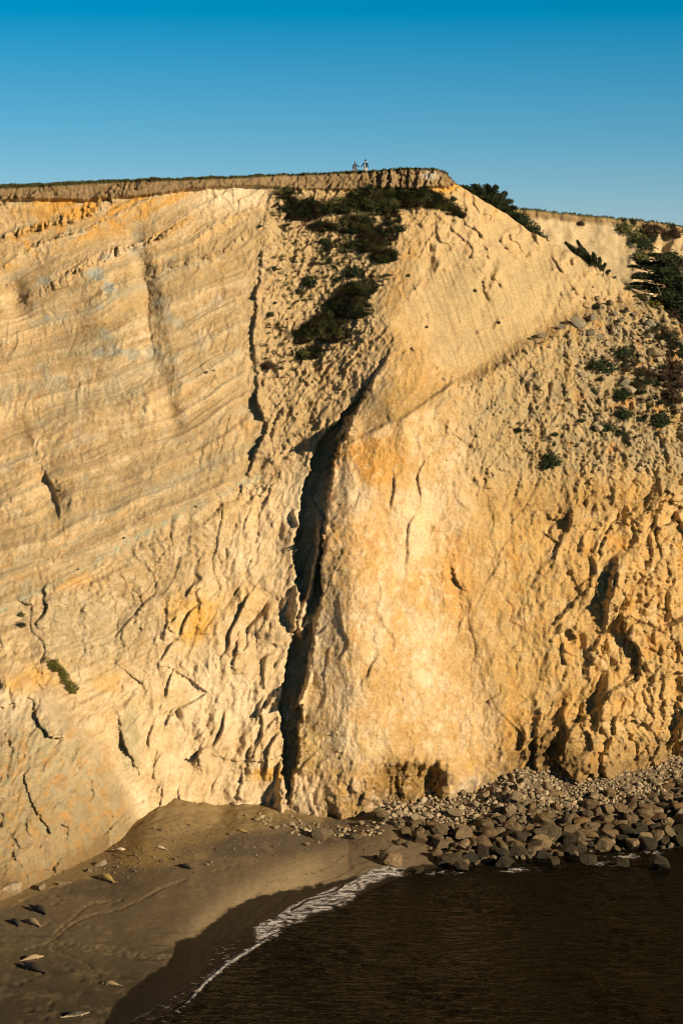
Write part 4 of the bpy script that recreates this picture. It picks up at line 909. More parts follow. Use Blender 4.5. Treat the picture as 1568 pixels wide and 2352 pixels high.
# ------------------------------------------------------------------ scrub and bushes
def leaf_mat(name, c1, c2, rough=.8):
    m, n, l, b = mat(name, rough, spec=.15); gm = n.new('ShaderNodeNewGeometry'); oi = n.new('ShaderNodeObjectInfo'); t = n.new('ShaderNodeTexCoord').outputs['Object']
    f = mathn(n, l, 'ADD', mathn(n, l, 'MULTIPLY', gm.outputs['Random Per Island'], .55), mathn(n, l, 'MULTIPLY', noise(n, l, t, .9, 3, .6), .6))
    l.new(ramp(n, l, f, [(.2, c1), (.85, c2)]), b.inputs['Base Color']); return m
L_green = leaf_mat('dark_green_leaf', (.013, .022, .010), (.045, .064, .026))
L_olive = leaf_mat('olive_leaf', (.045, .050, .018), (.16, .16, .055))
L_brown = leaf_mat('brown_leaf', (.030, .020, .013), (.085, .055, .030))
L_ivy = leaf_mat('yellow_green_leaf', (.05, .055, .012), (.22, .19, .04))
L_cyp = leaf_mat('cypress_leaf', (.012, .018, .009), (.050, .062, .026))
M_bark, n, l, b = mat('bark', .9, (.16, .125, .09))
def leaves(n_, size, r, rough=.35, seed=0, down=-.15):
    """n_ leaf-sized triangles pairs spread through a lumpy dome of radius 1"""
    d = rng.normal(size=(n_, 3)); d /= np.linalg.norm(d, axis=1)[:, None]; rad = rng.uniform(.25, 1, n_) ** .4
    lump = 1 + rough * fbm(d[:, 0] * 2.2 + seed, d[:, 1] * 2.2 + d[:, 2] * 1.7, seed + 3, 2)
    c = d * (rad * lump)[:, None] * np.array(r); c[:, 2] = np.where(c[:, 2] < down * r[2], down * r[2] + .2 * (c[:, 2] - down * r[2]), c[:, 2])
    a_ = rng.normal(size=(n_, 3)); a_ /= np.linalg.norm(a_, axis=1)[:, None]; b_ = np.cross(a_, d + .5 * rng.normal(size=(n_, 3))); b_ /= np.linalg.norm(b_, axis=1)[:, None] + 1e-6
    s = size * rng.uniform(.6, 1.4, n_)[:, None]
    v = np.stack([c - a_ * s, c + b_ * s * .5, c + a_ * s, c - b_ * s * .5], 1).reshape(-1, 3)
    return v, np.arange(n_ * 4).reshape(-1, 4)
def stems(r, k=5):
    V_, F_ = [], []
    for i in range(k):
        a_ = random.uniform(0, 6.28); tip = np.array([math.cos(a_) * r[0] * .6, math.sin(a_) * r[1] * .6, r[2] * .6]); s = .05
        b0 = len(V_) 
        for q in ((0, 0), (1, 0), (.5, .9)): V_.append((q[0] * s, q[1] * s, -.3 * r[2]))
        V_.append(tuple(tip)); F_ += [(b0, b0 + 1, b0 + 3), (b0 + 1, b0 + 2, b0 + 3), (b0 + 2, b0, b0 + 3)]
    return V_, F_
BUSH = {}
for kn, mm in (('green', L_green), ('olive', L_olive), ('brown', L_brown), ('ivy', L_ivy)):
    BUSH[kn] = []
    for s in range(3):
        v, f = leaves(1500, .105, (1, .9, .8), 1.1, s * 5 + 1); BUSH[kn].append((v, f, poly_mesh('bush_foliage', v, f, mm, False, obj=False)))
v, f = stems((1, .9, .8)); STEM = poly_mesh('bush_stems', v, f, M_bark, False, obj=False)
def put_bush(px, py, w, kn, lab, far_=False, tall=.75):
    p_, n_ = (on_far if far_ else on_cliff)(px, py); r = w / MP(p_.y) * .62
    o = link(bpy.data.objects.new('bush', None)); o.empty_display_size = .3; o.location = p_; o.scale = (r * random.uniform(.85, 1.15), r * .9, r * tall / .8 * random.uniform(.7, 1.1))
    o.rotation_euler = (R(25), 0, random.uniform(-.5, .5)); set_props(o, lab, 'bush')
    fo_ = link(bpy.data.objects.new('foliage', random.choice(BUSH[kn])[2])); fo_.parent = o; fo_.rotation_euler = (0, 0, random.uniform(0, 6.28))
    st = link(bpy.data.objects.new('stems', STEM)); st.parent = o
    return o
BUSHES = [(630, 619, 15, 'green', 'small dark bush on the rim of the left scarp'), (709, 648, 34, 'green', 'round dark green bush standing alone left of the gully scrub'), (686, 671, 16, 'green', 'low dark bush at the lower left of the round one'),
          (768, 614, 12, 'green', 'tiny bush above the middle of the gully'), (722, 607, 12, 'brown', 'small brownish bush on bare gully ground'), (750, 597, 12, 'green', 'small bush between the two scrub belts'),
          (621, 724, 16, 'green', 'flat dark bush near the foot of the left scarp line'), (630, 696, 9, 'green', 'very small bush just above the flat dark one'), (665, 709, 9, 'olive', 'small olive tuft right of the scarp'),
          (615, 841, 24, 'brown', 'spreading brown bush low beside the left scarp'), (919, 527, 22, 'green', 'flat dark bush on the pale slope right of the scrub'), (938, 634, 9, 'brown', 'small brown tuft on the bare pale slope'),
          (1040, 459, 14, 'green', 'small green bush under the right end of the rim'), (978, 751, 8, 'brown', 'tiny tuft on the pale slope above the chasm'), (744, 556, 22, 'green', 'dark bush left of the middle scrub belt'),
          (774, 641, 18, 'green', 'small dark bush above the lower scrub mass'), (813, 627, 38, 'green', 'wide dark bush between the upper and lower scrub'), (1382, 841, 52, 'green', 'largest dark green bush on the right rubble slope'),
          (1430, 812, 40, 'green', 'dark bush under the ridge boulders'), (1372, 705, 22, 'green', 'dark bush beside the topmost yellow-lichened boulder'), (1426, 908, 34, 'green', 'round dark bush in the middle of the rubble slope'),
          (1427, 952, 38, 'green', 'curved green bush below the round one'), (1461, 962, 18, 'green', 'small ball-shaped bush between two larger ones'), (1511, 966, 50, 'green', 'wide flat bush near the right edge of the picture'),
          (1388, 984, 28, 'green', 'dark bush with a pointed left end low on the rubble slope'), (1415, 993, 32, 'green', 'dark bush just right of the pointed one'), (1373, 921, 15, 'green', 'small bush by a diagonal crack'),
          (1487, 934, 18, 'green', 'small bush above the wide flat bush'), (1334, 967, 12, 'green', 'tiny green bush alone on pale rubble'), (1275, 998, 12, 'green', 'tiny round bush further down the pale rubble'),
          (1191, 989, 14, 'green', 'small green bush at the left of the rubble slope'), (1262, 1062, 42, 'green', 'lone dark green bush above the brown overhang'), (1486, 1063, 9, 'green', 'very small bush under the wide flat bush'),
          (1461, 857, 30, 'brown', 'brown-green bush right of the largest dark bush'), (1475, 880, 28, 'green', 'dark bush below the brown-green bush'), (1492, 862, 24, 'brown', 'upright brown bush between outcrops'),
          (1535, 878, 58, 'brown', 'large brown bush at the right edge'), (1542, 848, 54, 'brown', 'broad dark brown bush above the large brown one'), (1562, 812, 36, 'green', 'green bush cut off by the right edge'),
          (1535, 914, 46, 'brown', 'dry brown bush below the large brown one'), (1396, 757, 24, 'brown', 'dark red-brown bush among the ridge boulders'), (1516, 763, 36, 'brown', 'reddish brown heath bush on the ridge'), (1538, 722, 34, 'brown', 'purple-brown heath bush in front of the big cypress'),
          (1480, 686, 28, 'olive', 'olive mossy bush growing on grey rock at the ridge'), (1500, 702, 24, 'ivy', 'yellow-green moss clump just right of the olive bush'), (1378, 872, 13, 'green', 'tiny green bush under the largest dark bush'),
          (48, 1412, 14, 'olive', 'small drooping tuft on the left face'), (50, 1437, 17, 'green', 'dark tuft just below the drooping one'), (597, 520, 9, 'green', 'tiny tuft on the scarp below the rim'), (1145, 742, 9, 'green', 'tiny tuft in the sandy slope'), (1090, 668, 8, 'green', 'tiny tuft beside the ravine in the upper slope')]
for px, py, w, kn, lab in BUSHES: put_bush(px, py, w, kn, lab)
for px, py, w, kn, lab in ((1432, 530, 34, 'olive', 'olive bush below the rim of the distant cliff'), (1468, 542, 40, 'olive', 'wide scrubby bush on the distant cliff'), (1484, 562, 40, 'green', 'dark bush in the distant cliff gully'),
                           (1455, 552, 16, 'green', 'small dark bush left of the distant gully bushes'), (1500, 528, 40, 'brown', 'brown bush at the right of the distant rim'), (1335, 512, 14, 'brown', 'tiny brown tuft on the distant pale slope'),
                           (1545, 540, 30, 'brown', 'brown bush at the right edge of the distant cliff'), (1472, 590, 30, 'olive', 'low olive bush behind the distant boulder')):
    put_bush(px, py, w, kn, lab, True)
# hanging ivy on the left
o = link(bpy.data.objects.new('hanging_plant', None)); set_props(o, 'yellow-green trailing plant hanging on the lower left face', 'plant')
VV, FF, k = [], [], 0
iv_o, _ = on_cliff(138, 1555); o.location = iv_o
for q in range(26):
    t = q / 25; px = 108 + 62 * t + random.uniform(-6, 10); py = 1522 + 70 * t + random.uniform(-8, 8) - 8 * math.sin(t * 3); p_, n_ = on_cliff(px, py)
    v, f = leaves(130, .09, (.42, .3, .5), .3, q); VV.append(v + np.array(p_ - iv_o + n_ * .1)); FF.append(f + k); k += len(v)
c_ = poly_mesh('foliage', np.concatenate(VV), np.concatenate(FF), L_ivy); c_.parent = o
# scrub masses of the gully
def scrub(name, label, ells, mats, size=(.5, 1.05), nq=420):
    VV, FF, k = {m.name: [] for m in mats}, {m.name: [] for m in mats}, {m.name: 0 for m in mats}
    for cx, cy, rx, ry, tilt, n_ in ells:
        for _ in range(int(n_ * 1.35)):
            a_ = random.uniform(0, 6.28); rr_ = math.sqrt(random.random()); ex = rx * rr_ * math.cos(a_); ey = ry * rr_ * math.sin(a_); px = cx + ex; py = cy + ey + tilt * ex
            if py < curve_y(BAND, px) - 3: continue
            p_, n_v = on_cliff(px, py); m = random.choice(mats); v, f, _m = random.choice(BUSH['green'])
            s = random.uniform(*size) * (1 if size[0] < .3 else random.choice((.6, .85, 1))); sel = rng.choice(len(f), nq, replace=False)
            vv = v.reshape(-1, 4, 3)[sel]; cc = vv.mean(1, keepdims=True); vv = (cc * s + (vv - cc) * min(.75, s + .2)).reshape(-1, 3)
            VV[m.name].append(vv + np.array(p_) + np.array([0, -.1, .05])); FF[m.name].append(np.arange(len(vv)).reshape(-1, 4) + k[m.name]); k[m.name] += len(vv)
    me = bpy.data.meshes.new(name); V_ = []; F_ = []; mi = []; kk = 0
    for i, m in enumerate(mats):
        if not VV[m.name]: continue
        v = np.concatenate(VV[m.name]); f = np.concatenate(FF[m.name]) + kk; V_.append(v); F_.append(f); mi.append(np.full(len(f), i)); kk += len(v)
    o = poly_mesh(name, np.concatenate(V_), np.concatenate(F_), mats[0])
    for m in mats[1:]: o.data.materials.append(m)
    o.data.polygons.foreach_set('material_index', np.concatenate(mi).astype(np.int32))
    return set_props(o, label, 'scrub', 'stuff')
G3m = [L_green, L_green, L_brown, L_brown, L_olive]
scrub('scrub', 'dark brown brush spreading over the right edge of the slope', [(1535, 870, 40, 34, 0, 26), (1520, 765, 34, 18, .3, 18), (1475, 880, 30, 26, 0, 12), (1450, 830, 24, 20, 0, 10), (1545, 800, 26, 22, 0, 12), (1540, 930, 30, 20, 0, 8)], [L_brown, L_green], (.35, .8), 260)
scrub('scrub', 'dense dark scrub belt under the brown rim of the gully', [(690, 478, 40, 16, 0, 26), (760, 478, 50, 18, -.1, 40), (855, 452, 60, 20, 0, 60), (930, 456, 60, 20, 0, 60), (985, 460, 40, 18, .2, 34), (1030, 484, 35, 9, .35, 14), (860, 478, 60, 14, 0, 30), (655, 450, 20, 14, 0, 8), (1010, 470, 30, 10, .2, 10)], G3m)
scrub('scrub', 'patchy scrub in the middle of the gully above the lone bushes', [(830, 512, 40, 16, 0, 26), (760, 525, 50, 10, .1, 14), (850, 565, 36, 14, 0, 24), (885, 590, 26, 12, 0, 22), (880, 545, 26, 20, 0, 14), (840, 540, 26, 16, 0, 14), (700, 500, 40, 10, 0, 10), (900, 505, 20, 12, 0, 7), (790, 570, 40, 12, 0, 6)], G3m)
scrub('scrub', 'dark scrub mass at the bottom of the gully above the chasm', [(820, 665, 36, 16, -.3, 26), (800, 695, 46, 20, -.4, 52), (760, 735, 48, 24, -.4, 56), (710, 765, 34, 18, -.4, 28), (770, 770, 30, 16, -.3, 20), (830, 712, 22, 24, 0, 14), (715, 815, 26, 12, -.3, 16), (690, 780, 14, 12, 0, 6), (850, 660, 16, 30, 0, 8)], G3m)
scrub('ground_cover', 'low brown and green tufts sprinkled over the gully ground', [(690, 600, 60, 110, 0, 60), (780, 600, 60, 60, 0, 50), (650, 800, 50, 70, 0, 40), (820, 760, 40, 30, 0, 14), (650, 480, 26, 30, 0, 30), (760, 820, 50, 30, 0, 16), (870, 620, 30, 40, 0, 20)], [L_brown, L_olive, L_green], (.12, .38), 110)
scrub('ground_cover', 'low tufts sprinkled between the bushes of the right slope', [(1480, 850, 70, 90, 0, 80), (1420, 960, 60, 60, 0, 34), (1500, 760, 60, 30, 0, 40), (1520, 930, 50, 40, 0, 26), (1250, 1000, 90, 50, 0, 12)], [L_brown, L_green, L_green], (.12, .42), 110)
# tufts of grass standing on both rims
def grass(name, label, pts, h, m):
    VV = []
    for x, y, z in pts:
        for _ in range(5):
            a_ = random.uniform(0, 6.28); hh = h * random.uniform(.5, 1.3); w = .05 + hh * .12; dx, dy = math.cos(a_) * w, math.sin(a_) * w; lx = random.uniform(-.5, .5) * hh; x2 = x + random.uniform(-.2, .2)
            VV += [(x2 - dx, y - dy, z - .05), (x2 + dx, y + dy, z - .05), (x2 + lx, y, z + hh)]
    o = poly_mesh(name, VV, np.arange(len(VV)).reshape(-1, 3), m); return set_props(o, label, 'grass', 'stuff')
L_grass = leaf_mat('rim_grass', (.030, .034, .012), (.10, .095, .035))
BG = np.stack([BX, BY, BZ], -1); pts = []
for _ in range(5200):
    i = min(NB - 1, int(abs(random.gauss(0, 9)))); j = random.randrange(len(bx))
    if slope[j] < -.3: continue
    pts.append(BG[i, j])
grass('grass', 'short dark grass along the top of the near cliff', pts, .22, L_grass)
pts = [(FXS[j], rim_y[j] + random.uniform(0, 6), fz[j]) for j in [random.randrange(len(FXS)) for _ in range(900)]]
grass('grass', 'short dark grass along the top of the distant cliff', pts, .45, L_grass)

# ------------------------------------------------------------------ cypresses behind the ridge
def tube(p, r):
    V_, F_ = [], []; p = [Vector(q) for q in p]
    for i, q in enumerate(p):
        d = (p[min(i + 1, len(p) - 1)] - p[max(i - 1, 0)]).normalized(); a_ = d.orthogonal().normalized(); b_ = d.cross(a_)
        for k in range(7): t = k * 6.283 / 7; V_.append(tuple(q + (a_ * math.cos(t) + b_ * math.sin(t)) * r[i]))
    for i in range(len(p) - 1):
        for k in range(7): F_.append((i * 7 + k, i * 7 + (k + 1) % 7, (i + 1) * 7 + (k + 1) % 7, (i + 1) * 7 + k))
    return V_, F_
def cypress(label, base, trunk, branches, D, dens=1.0):
    """trunk: picture points; branches: (start, end, thickness of foliage, depth offset); all at about D metres"""
    b0 = Vector(at(*base, D)); root = link(bpy.data.objects.new('cypress_tree', None)); root.location = b0; set_props(root, label, 'tree')
    tp = [Vector(at(*q, D)) - b0 for q in trunk]; v, f = tube(tp, [.32 - .22 * i / (len(tp) - 1) for i in range(len(tp))]); t_ = poly_mesh('trunk', v, f, M_bark, True); t_.parent = root
    for (s, e_, th, dz) in branches:
        ps = Vector(at(*s, D)) - b0; pe = Vector(at(*e_, D + dz)) - b0; mid = (ps + pe) / 2 + Vector((0, 0, .15 * (pe - ps).length * (1 if pe.z < ps.z else -.3)))
        v, f = tube([ps, mid, pe], [.11, .07, .03]); lm = poly_mesh('limb', v, f, M_bark, True); lm.parent = root
        n_ = int(520 * dens * (pe - ps).length / 2.4 * max(.6, th)); t = rng.uniform(.12, 1.08, n_) ** .8; ax = (pe - ps).normalized()
        c = np.array([list(ps.lerp(pe, float(q)) + Vector((0, 0, .6 * float(q) * (1 - float(q)) * .4 * (pe - ps).length))) for q in t])
        wd = th * (1.1 - .85 * np.abs(t - .45) * 1.2)
        c += rng.normal(size=(n_, 3)) * np.array([.32, .8, .24]) * wd[:, None]
        dirs = np.array(ax)[None] * .9 + rng.normal(size=(n_, 3)) * .45; dirs /= np.linalg.norm(dirs, axis=1)[:, None]
        sd_ = np.cross(dirs, rng.normal(size=(n_, 3))); sd_ /= np.linalg.norm(sd_, axis=1)[:, None] + 1e-6
        s_ = rng.uniform(.10, .26, n_)[:, None]
        v = np.stack([c - dirs * s_, c + sd_ * s_ * .33, c + dirs * s_ * 1.2, c - sd_ * s_ * .33], 1).reshape(-1, 3)
        fo_ = poly_mesh('foliage', v, np.arange(n_ * 4).reshape(-1, 4), L_cyp); fo_.parent = lm
    return root
D_ = 262
cypress('dark cypress crowded behind the ridge just right of the high point', (1150, 590), [(1150, 590), (1146, 540), (1136, 490), (1118, 450)],
        [((1130, 470), (1062, 430), .8, 0), ((1128, 470), (1078, 436), .9, 1), ((1120, 452), (1090, 427), .8, 0), ((1125, 455), (1118, 427), .8, 1), ((1130, 460), (1138, 430), .7, -1), ((1135, 470), (1158, 444), .8, 0), ((1138, 480), (1172, 462), .8, 1),
         ((1140, 490), (1180, 478), .8, -1), ((1140, 500), (1186, 494), .9, 0), ((1135, 480), (1098, 450), 1.0, 1), ((1142, 510), (1192, 508), .9, 1), ((1140, 500), (1150, 470), 1.0, 0), ((1145, 520), (1165, 490), 1.1, 0), ((1150, 530), (1200, 515), 1.0, 0), ((1160, 540), (1215, 528), 1.0, 0), ((1128, 465), (1100, 440), 1.2, 0), ((1130, 470), (1125, 442), 1.2, 0), ((1138, 480), (1150, 452), 1.2, 0), ((1150, 525), (1188, 522), 1.0, 0), ((1125, 478), (1108, 462), 1.0, 0), ((1140, 495), (1125, 470), 1.0, 0)], D_, 1.7)
cypress('wind-swept cypress with spiky fronds halfway down the ridge', (1390, 700), [(1390, 700), (1375, 650), (1350, 610), (1330, 580)],
        [((1340, 600), (1300, 560), .45, 0), ((1335, 592), (1306, 566), .5, 0), ((1345, 600), (1326, 556), .35, 0), ((1350, 606), (1328, 572), .5, 0), ((1360, 612), (1336, 570), .45, 1), ((1362, 614), (1346, 584), .6, 0), ((1368, 618), (1362, 584), .5, -1), ((1374, 626), (1376, 594), .45, 0),
         ((1378, 632), (1388, 608), .45, 0), ((1384, 640), (1398, 622), .4, 0), ((1390, 648), (1410, 638), .35, 0), ((1365, 620), (1345, 600), .7, 0), ((1382, 640), (1370, 614), .7, 0)], 258)
brs = []
for (ex, ey), sx0, th in (((1490, 585), 1545, .5), ((1448, 612), 1530, .4), ((1468, 604), 1525, .6), ((1456, 637), 1530, .45), ((1460, 630), 1520, .5), ((1452, 652), 1530, .35), ((1447, 660), 1520, .4), ((1440, 682), 1530, .45), ((1462, 690), 1540, .35), ((1478, 698), 1550, .3),
                          ((1512, 592), 1552, .8), ((1502, 606), 1556, .9), ((1530, 585), 1560, .8), ((1555, 596), 1562, .9), ((1512, 626), 1560, .9), ((1520, 645), 1562, .9), ((1500, 640), 1550, .7), ((1530, 668), 1565, 1.0), ((1505, 668), 1555, .8), ((1560, 640), 1566, .9), ((1500, 690), 1560, .8), ((1530, 700), 1575, 1.1), ((1550, 715), 1590, 1.2), ((1560, 680), 1580, 1.1), ((1575, 610), 1570, .8), ((1585, 650), 1575, 1.)):
    brs.append(((sx0, ey + 14), (ex, ey), th * 1.3, random.uniform(-2, 2)))
brs += [((1575 + 6 * (q % 3), 640 + 14 * q), (1518 + 9 * (q % 4), 622 + 15 * q), 1.5, random.uniform(-1.5, 1.5)) for q in range(9)]
brs += [((1590, 760), (1540, 735), 1.2, 0), ((1600, 790), (1560, 752), 1.2, 0), ((1575, 740), (1520, 712), 1.0, 0), ((1590, 740), (1560, 715), 1.2, 0), ((1580, 730), (1535, 690), 1.2, 1)]
cypress('largest dark cypress with flat layers of branches at the right edge', (1590, 840), [(1590, 840), (1575, 760), (1562, 690), (1556, 640), (1550, 600)], brs, 258, 1.1)
cy = bpy.data.objects['cypress_tree.002']
for q in ([(1520, 690), (1512, 665), (1506, 655)], [(1578, 720), (1566, 650), (1560, 610)]):
    b0 = cy.location; v, f = tube([Vector(at(a_, b_, 256)) - b0 for a_, b_ in q], [.12, .09, .05]); lm = poly_mesh('bare_limb', v, f, M_bark, True); lm.parent = cy
# low green shrubs below the first cypress
for px, py, w, lab in ((1195, 505, 34, 'olive green shrub at the lower end of the first cypress'), (1215, 528, 34, 'lower shrub on the ridge line right of the first cypress'), (1236, 545, 26, 'lowest shrub on the ridge before the distant slope')):
    g_ = Vector(at(px, py + 3, 261)); r = w / MP(262) * .72; o = link(bpy.data.objects.new('bush', None)); o.location = g_; o.scale = (r, r, r * .95); set_props(o, lab, 'bush')
    fo_ = link(bpy.data.objects.new('foliage', random.choice(BUSH['green'])[2])); fo_.parent = o; st = link(bpy.data.objects.new('stems', STEM)); st.parent = o

# ------------------------------------------------------------------ seals
def remesh(V_, F_, voxel, name, m, smooth_it=4):
    me = bpy.data.meshes.new('t'); me.from_pydata(V_, [], F_); o = link(bpy.data.objects.new('t', me))
    md = o.modifiers.new('r', 'REMESH'); md.mode = 'VOXEL'; md.voxel_size = voxel; sm = o.modifiers.new('s', 'SMOOTH'); sm.iterations = smooth_it; sm.factor = .5
    dg_ = bpy.context.evaluated_depsgraph_get(); out = bpy.data.meshes.new_from_object(o.evaluated_get(dg_)); bpy.data.objects.remove(o); out.name = name
    out.materials.clear(); out.materials.append(m); out.polygons.foreach_set('use_smooth', np.full(len(out.polygons), True)); return out
def loft(pts, radii, k=12, squash=None):
    V_, F_ = [], []; pts = [Vector(p) for p in pts]; n_ = len(pts)
    for i, q in enumerate(pts):
        d = (pts[min(i + 1, n_ - 1)] - pts[max(i - 1, 0)]).normalized(); up = Vector((0, 0, 1)) if abs(d.z) < .9 else Vector((0, 1, 0)); s = d.cross(up).normalized(); u = s.cross(d)
        rx, rz = radii[i] if isinstance(radii[i], tuple) else (radii[i], radii[i])
        for j in range(k): t = j * 2 * math.pi / k; V_.append(tuple(q + s * rx * math.cos(t) + u * rz * math.sin(t)))
    for i in range(n_ - 1):
        for j in range(k): F_.append((i * k + j, i * k + (j + 1) % k, (i + 1) * k + (j + 1) % k, (i + 1) * k + j))
    F_.append(tuple(range(k - 1, -1, -1))); F_.append(tuple((n_ - 1) * k + j for j in range(k))); return V_, F_
def join(*parts):
    V_, F_ = [], []
    for v, f in parts: k = len(V_); V_ += list(v); F_ += [tuple(i + k for i in q) for q in f]
    return V_, F_
def seal_mesh(bend, lift, m):
    xs = [1.30, 1.24, 1.12, .98, .80, .55, .25, -.1, -.45, -.75, -.98, -1.12]; rs = [.045, .085, .125, .14, .155, .24, .30, .30, .24, .16, .10, .07]
    P = [(x, bend * x * x * .5, r * .82 + (lift * max(0, x - .5) ** 1.3)) for x, r in zip(xs, rs)]
    body_ = loft(P, [(r * 1.1, r * .88) for r in rs], 14)
    y0 = bend * .5
    fl = [loft([(-1.05, y0 + s * .03, .08), (-1.25, y0 + s * .10, .07), (-1.48, y0 + s * .17, .06)], [(.06, .035), (.09, .03), (.11, .018)], 8) for s in (-1, 1)]
    ff_ = [loft([(.50, s * .20 + bend * .12, .12), (.38, s * .36 + bend * .1, .07), (.22, s * .44, .045)], [(.085, .045), (.08, .03), (.05, .018)], 8) for s in (-1, 1)]
    return remesh(*join(body_, *fl, *ff_), .035, 'seal', m, 3)
def seal_mat(name, back_, belly):
    m, n, l, b = mat(name, .6, back_, .3); t = n.new('ShaderNodeTexCoord').outputs['Object']; s_ = n.new('ShaderNodeSeparateXYZ'); l.new(t, s_.inputs[0])
    f = mathn(n, l, 'ADD', mathn(n, l, 'MULTIPLY', s_.outputs['Z'], 1.8), mathn(n, l, 'MULTIPLY', noise(n, l, t, 5, 4, .6), .45)); l.new(ramp(n, l, f, [(.30, belly), (.62, back_)]), b.inputs['Base Color']); return m
SM = {'tan': seal_mat('tan_fur', (.30, .22, .12), (.40, .30, .17)), 'dark': seal_mat('dark_fur', (.050, .040, .030), (.09, .07, .05)), 'gold': seal_mat('golden_fur', (.42, .28, .09), (.46, .32, .12)),
      'cream': seal_mat('cream_fur', (.62, .50, .34), (.60, .46, .28)), 'two': seal_mat('dark_backed_fur', (.05, .04, .03), (.62, .50, .32))}
# ax,ay head end, bx,by tail end in the picture
SEALS = [((210, 2326), (141, 2336), 'two', .1, .15, 'dark-backed seal with a pale belly at the very bottom of the beach'), ((46, 2214), (115, 2237), 'dark', -.15, .35, 'dark seal stretched diagonally, lower of the pair at the left'),
         ((104, 2195), (47, 2205), 'tan', .1, .05, 'brown-backed seal lying level, upper of the pair at the left'), ((231, 2255), (280, 2262), 'tan', .0, .0, 'tan seal lying alone near the wet sand'),
         ((72, 2082), (114, 2100), 'dark', .25, .3, 'dark seal with raised head high on the left sand'), ((28, 2110), (47, 2126), 'dark', .1, .1, 'small dark pup at the left'), ((55, 2111), (97, 2127), 'tan', .1, .0, 'tan seal lying just right of the dark pup'),
         ((223, 2010), (266, 2025), 'gold', .05, .0, 'golden seal in front of the lower left buttress'), ((296, 1946), (258, 1955), 'cream', .25, .1, 'cream seal tucked against the foot of the buttress'), ((352, 1942), (385, 1951), 'cream', .1, .1, 'pale grey seal on the golden gravel'),
         ((410, 1985), (444, 1996), 'dark', .15, .1, 'dark seal lying alone in the middle of the upper beach'), ((538, 1903), (572, 1912), 'gold', .0, .0, 'golden seal beside the stones at the cliff foot'), ((-14, 2150), (4, 2166), 'dark', 0, 0, 'dark seal cut off by the left edge of the picture')]
for (hx, hy), (tx, ty), kd, bend, lift, lab in SEALS:
    h_ = ground_at(hx, hy + 3); t_ = ground_at(tx, ty + 3); d = h_ - t_; dl = math.hypot(d.x, d.y)
    want = min(dl, 3.4); s = max(want, 1.0) / 2.78; o = link(bpy.data.objects.new('seal', seal_mesh(bend, lift, SM[kd]))); c = (h_ + t_) / 2
    o.location = (c.x, c.y, float(beach_z(np.array([c.x]), np.array([c.y]))[0]) + .0); o.rotation_euler = (0, 0, math.atan2(d.y, d.x)); o.scale = (s, max(s, .62), max(s, .62)); set_props(o, lab, 'seal', None)

# ------------------------------------------------------------------ the couple on the rim
def solid(name, col, rough=.8):
    m, n, l, b = mat(name, rough, col); t = n.new('ShaderNodeTexCoord').outputs['Object']; g = noise(n, l, t, 14, 3, .6)
    l.new(mixc(n, l, 1., tuple(col), ramp(n, l, g, [(.3, (.82,) * 3), (.7, (1.12,) * 3)]), 'MULTIPLY'), b.inputs['Base Color']); return m
K_skin = solid('skin', (.52, .33, .24), .6); K_navy = solid('navy_cloth', (.012, .02, .045)); K_hair = solid('black_hair', (.012, .009, .008), .5); K_dress = solid('cream_cloth', (.72, .60, .50)); K_white = solid('white_cotton', (.74, .74, .76)); K_chino = solid('beige_cotton', (.62, .52, .40)); K_blue = solid('blue_cloth', (.03, .16, .28)); K_shoe = solid('brown_leather', (.12, .07, .04)); K_eye = solid('dark_eye', (.02, .015, .01), .3)
def child(name, parent, V_, F_, m, voxel=None, sm=2):
    me = remesh(V_, F_, voxel, name, m, sm) if voxel else poly_mesh(name, V_, F_, m, True, obj=False) if len({len(f) for f in F_}) == 1 else None
    if me is None:
        me = bpy.data.meshes.new(name); me.from_pydata(V_, [], F_); me.materials.append(m); me.polygons.foreach_set('use_smooth', np.full(len(me.polygons), True))
    o = link(bpy.data.objects.new(name, me)); o.parent = parent; return o
def hand(p, d, s=1):
    p = Vector(p); d = Vector(d).normalized(); sd_ = d.cross(Vector((0, 1, 0))).normalized() if abs(d.y) < .9 else Vector((1, 0, 0)); parts = [loft([p - d * .02, p + d * .04, p + d * .09], [(.022, .026), (.028, .04), (.026, .038)], 8)]
    for k, ln in ((-1.5, .062), (-.5, .075), (.5, .07), (1.5, .055)):
        a_ = p + d * .085 + Vector((0, 1, 0)) * k * .019; parts.append(loft([a_, a_ + d * ln * .6 + sd_ * .008, a_ + d * ln + sd_ * .024], [.0095, .009, .007], 6))
    a_ = p + d * .02 + Vector((0, -1, 0)) * .03; parts.append(loft([a_, a_ + d * .035 + Vector((0, -.025, 0)), a_ + d * .06 + Vector((0, -.03, 0))], [.012, .010, .008], 6))
    return join(*parts)
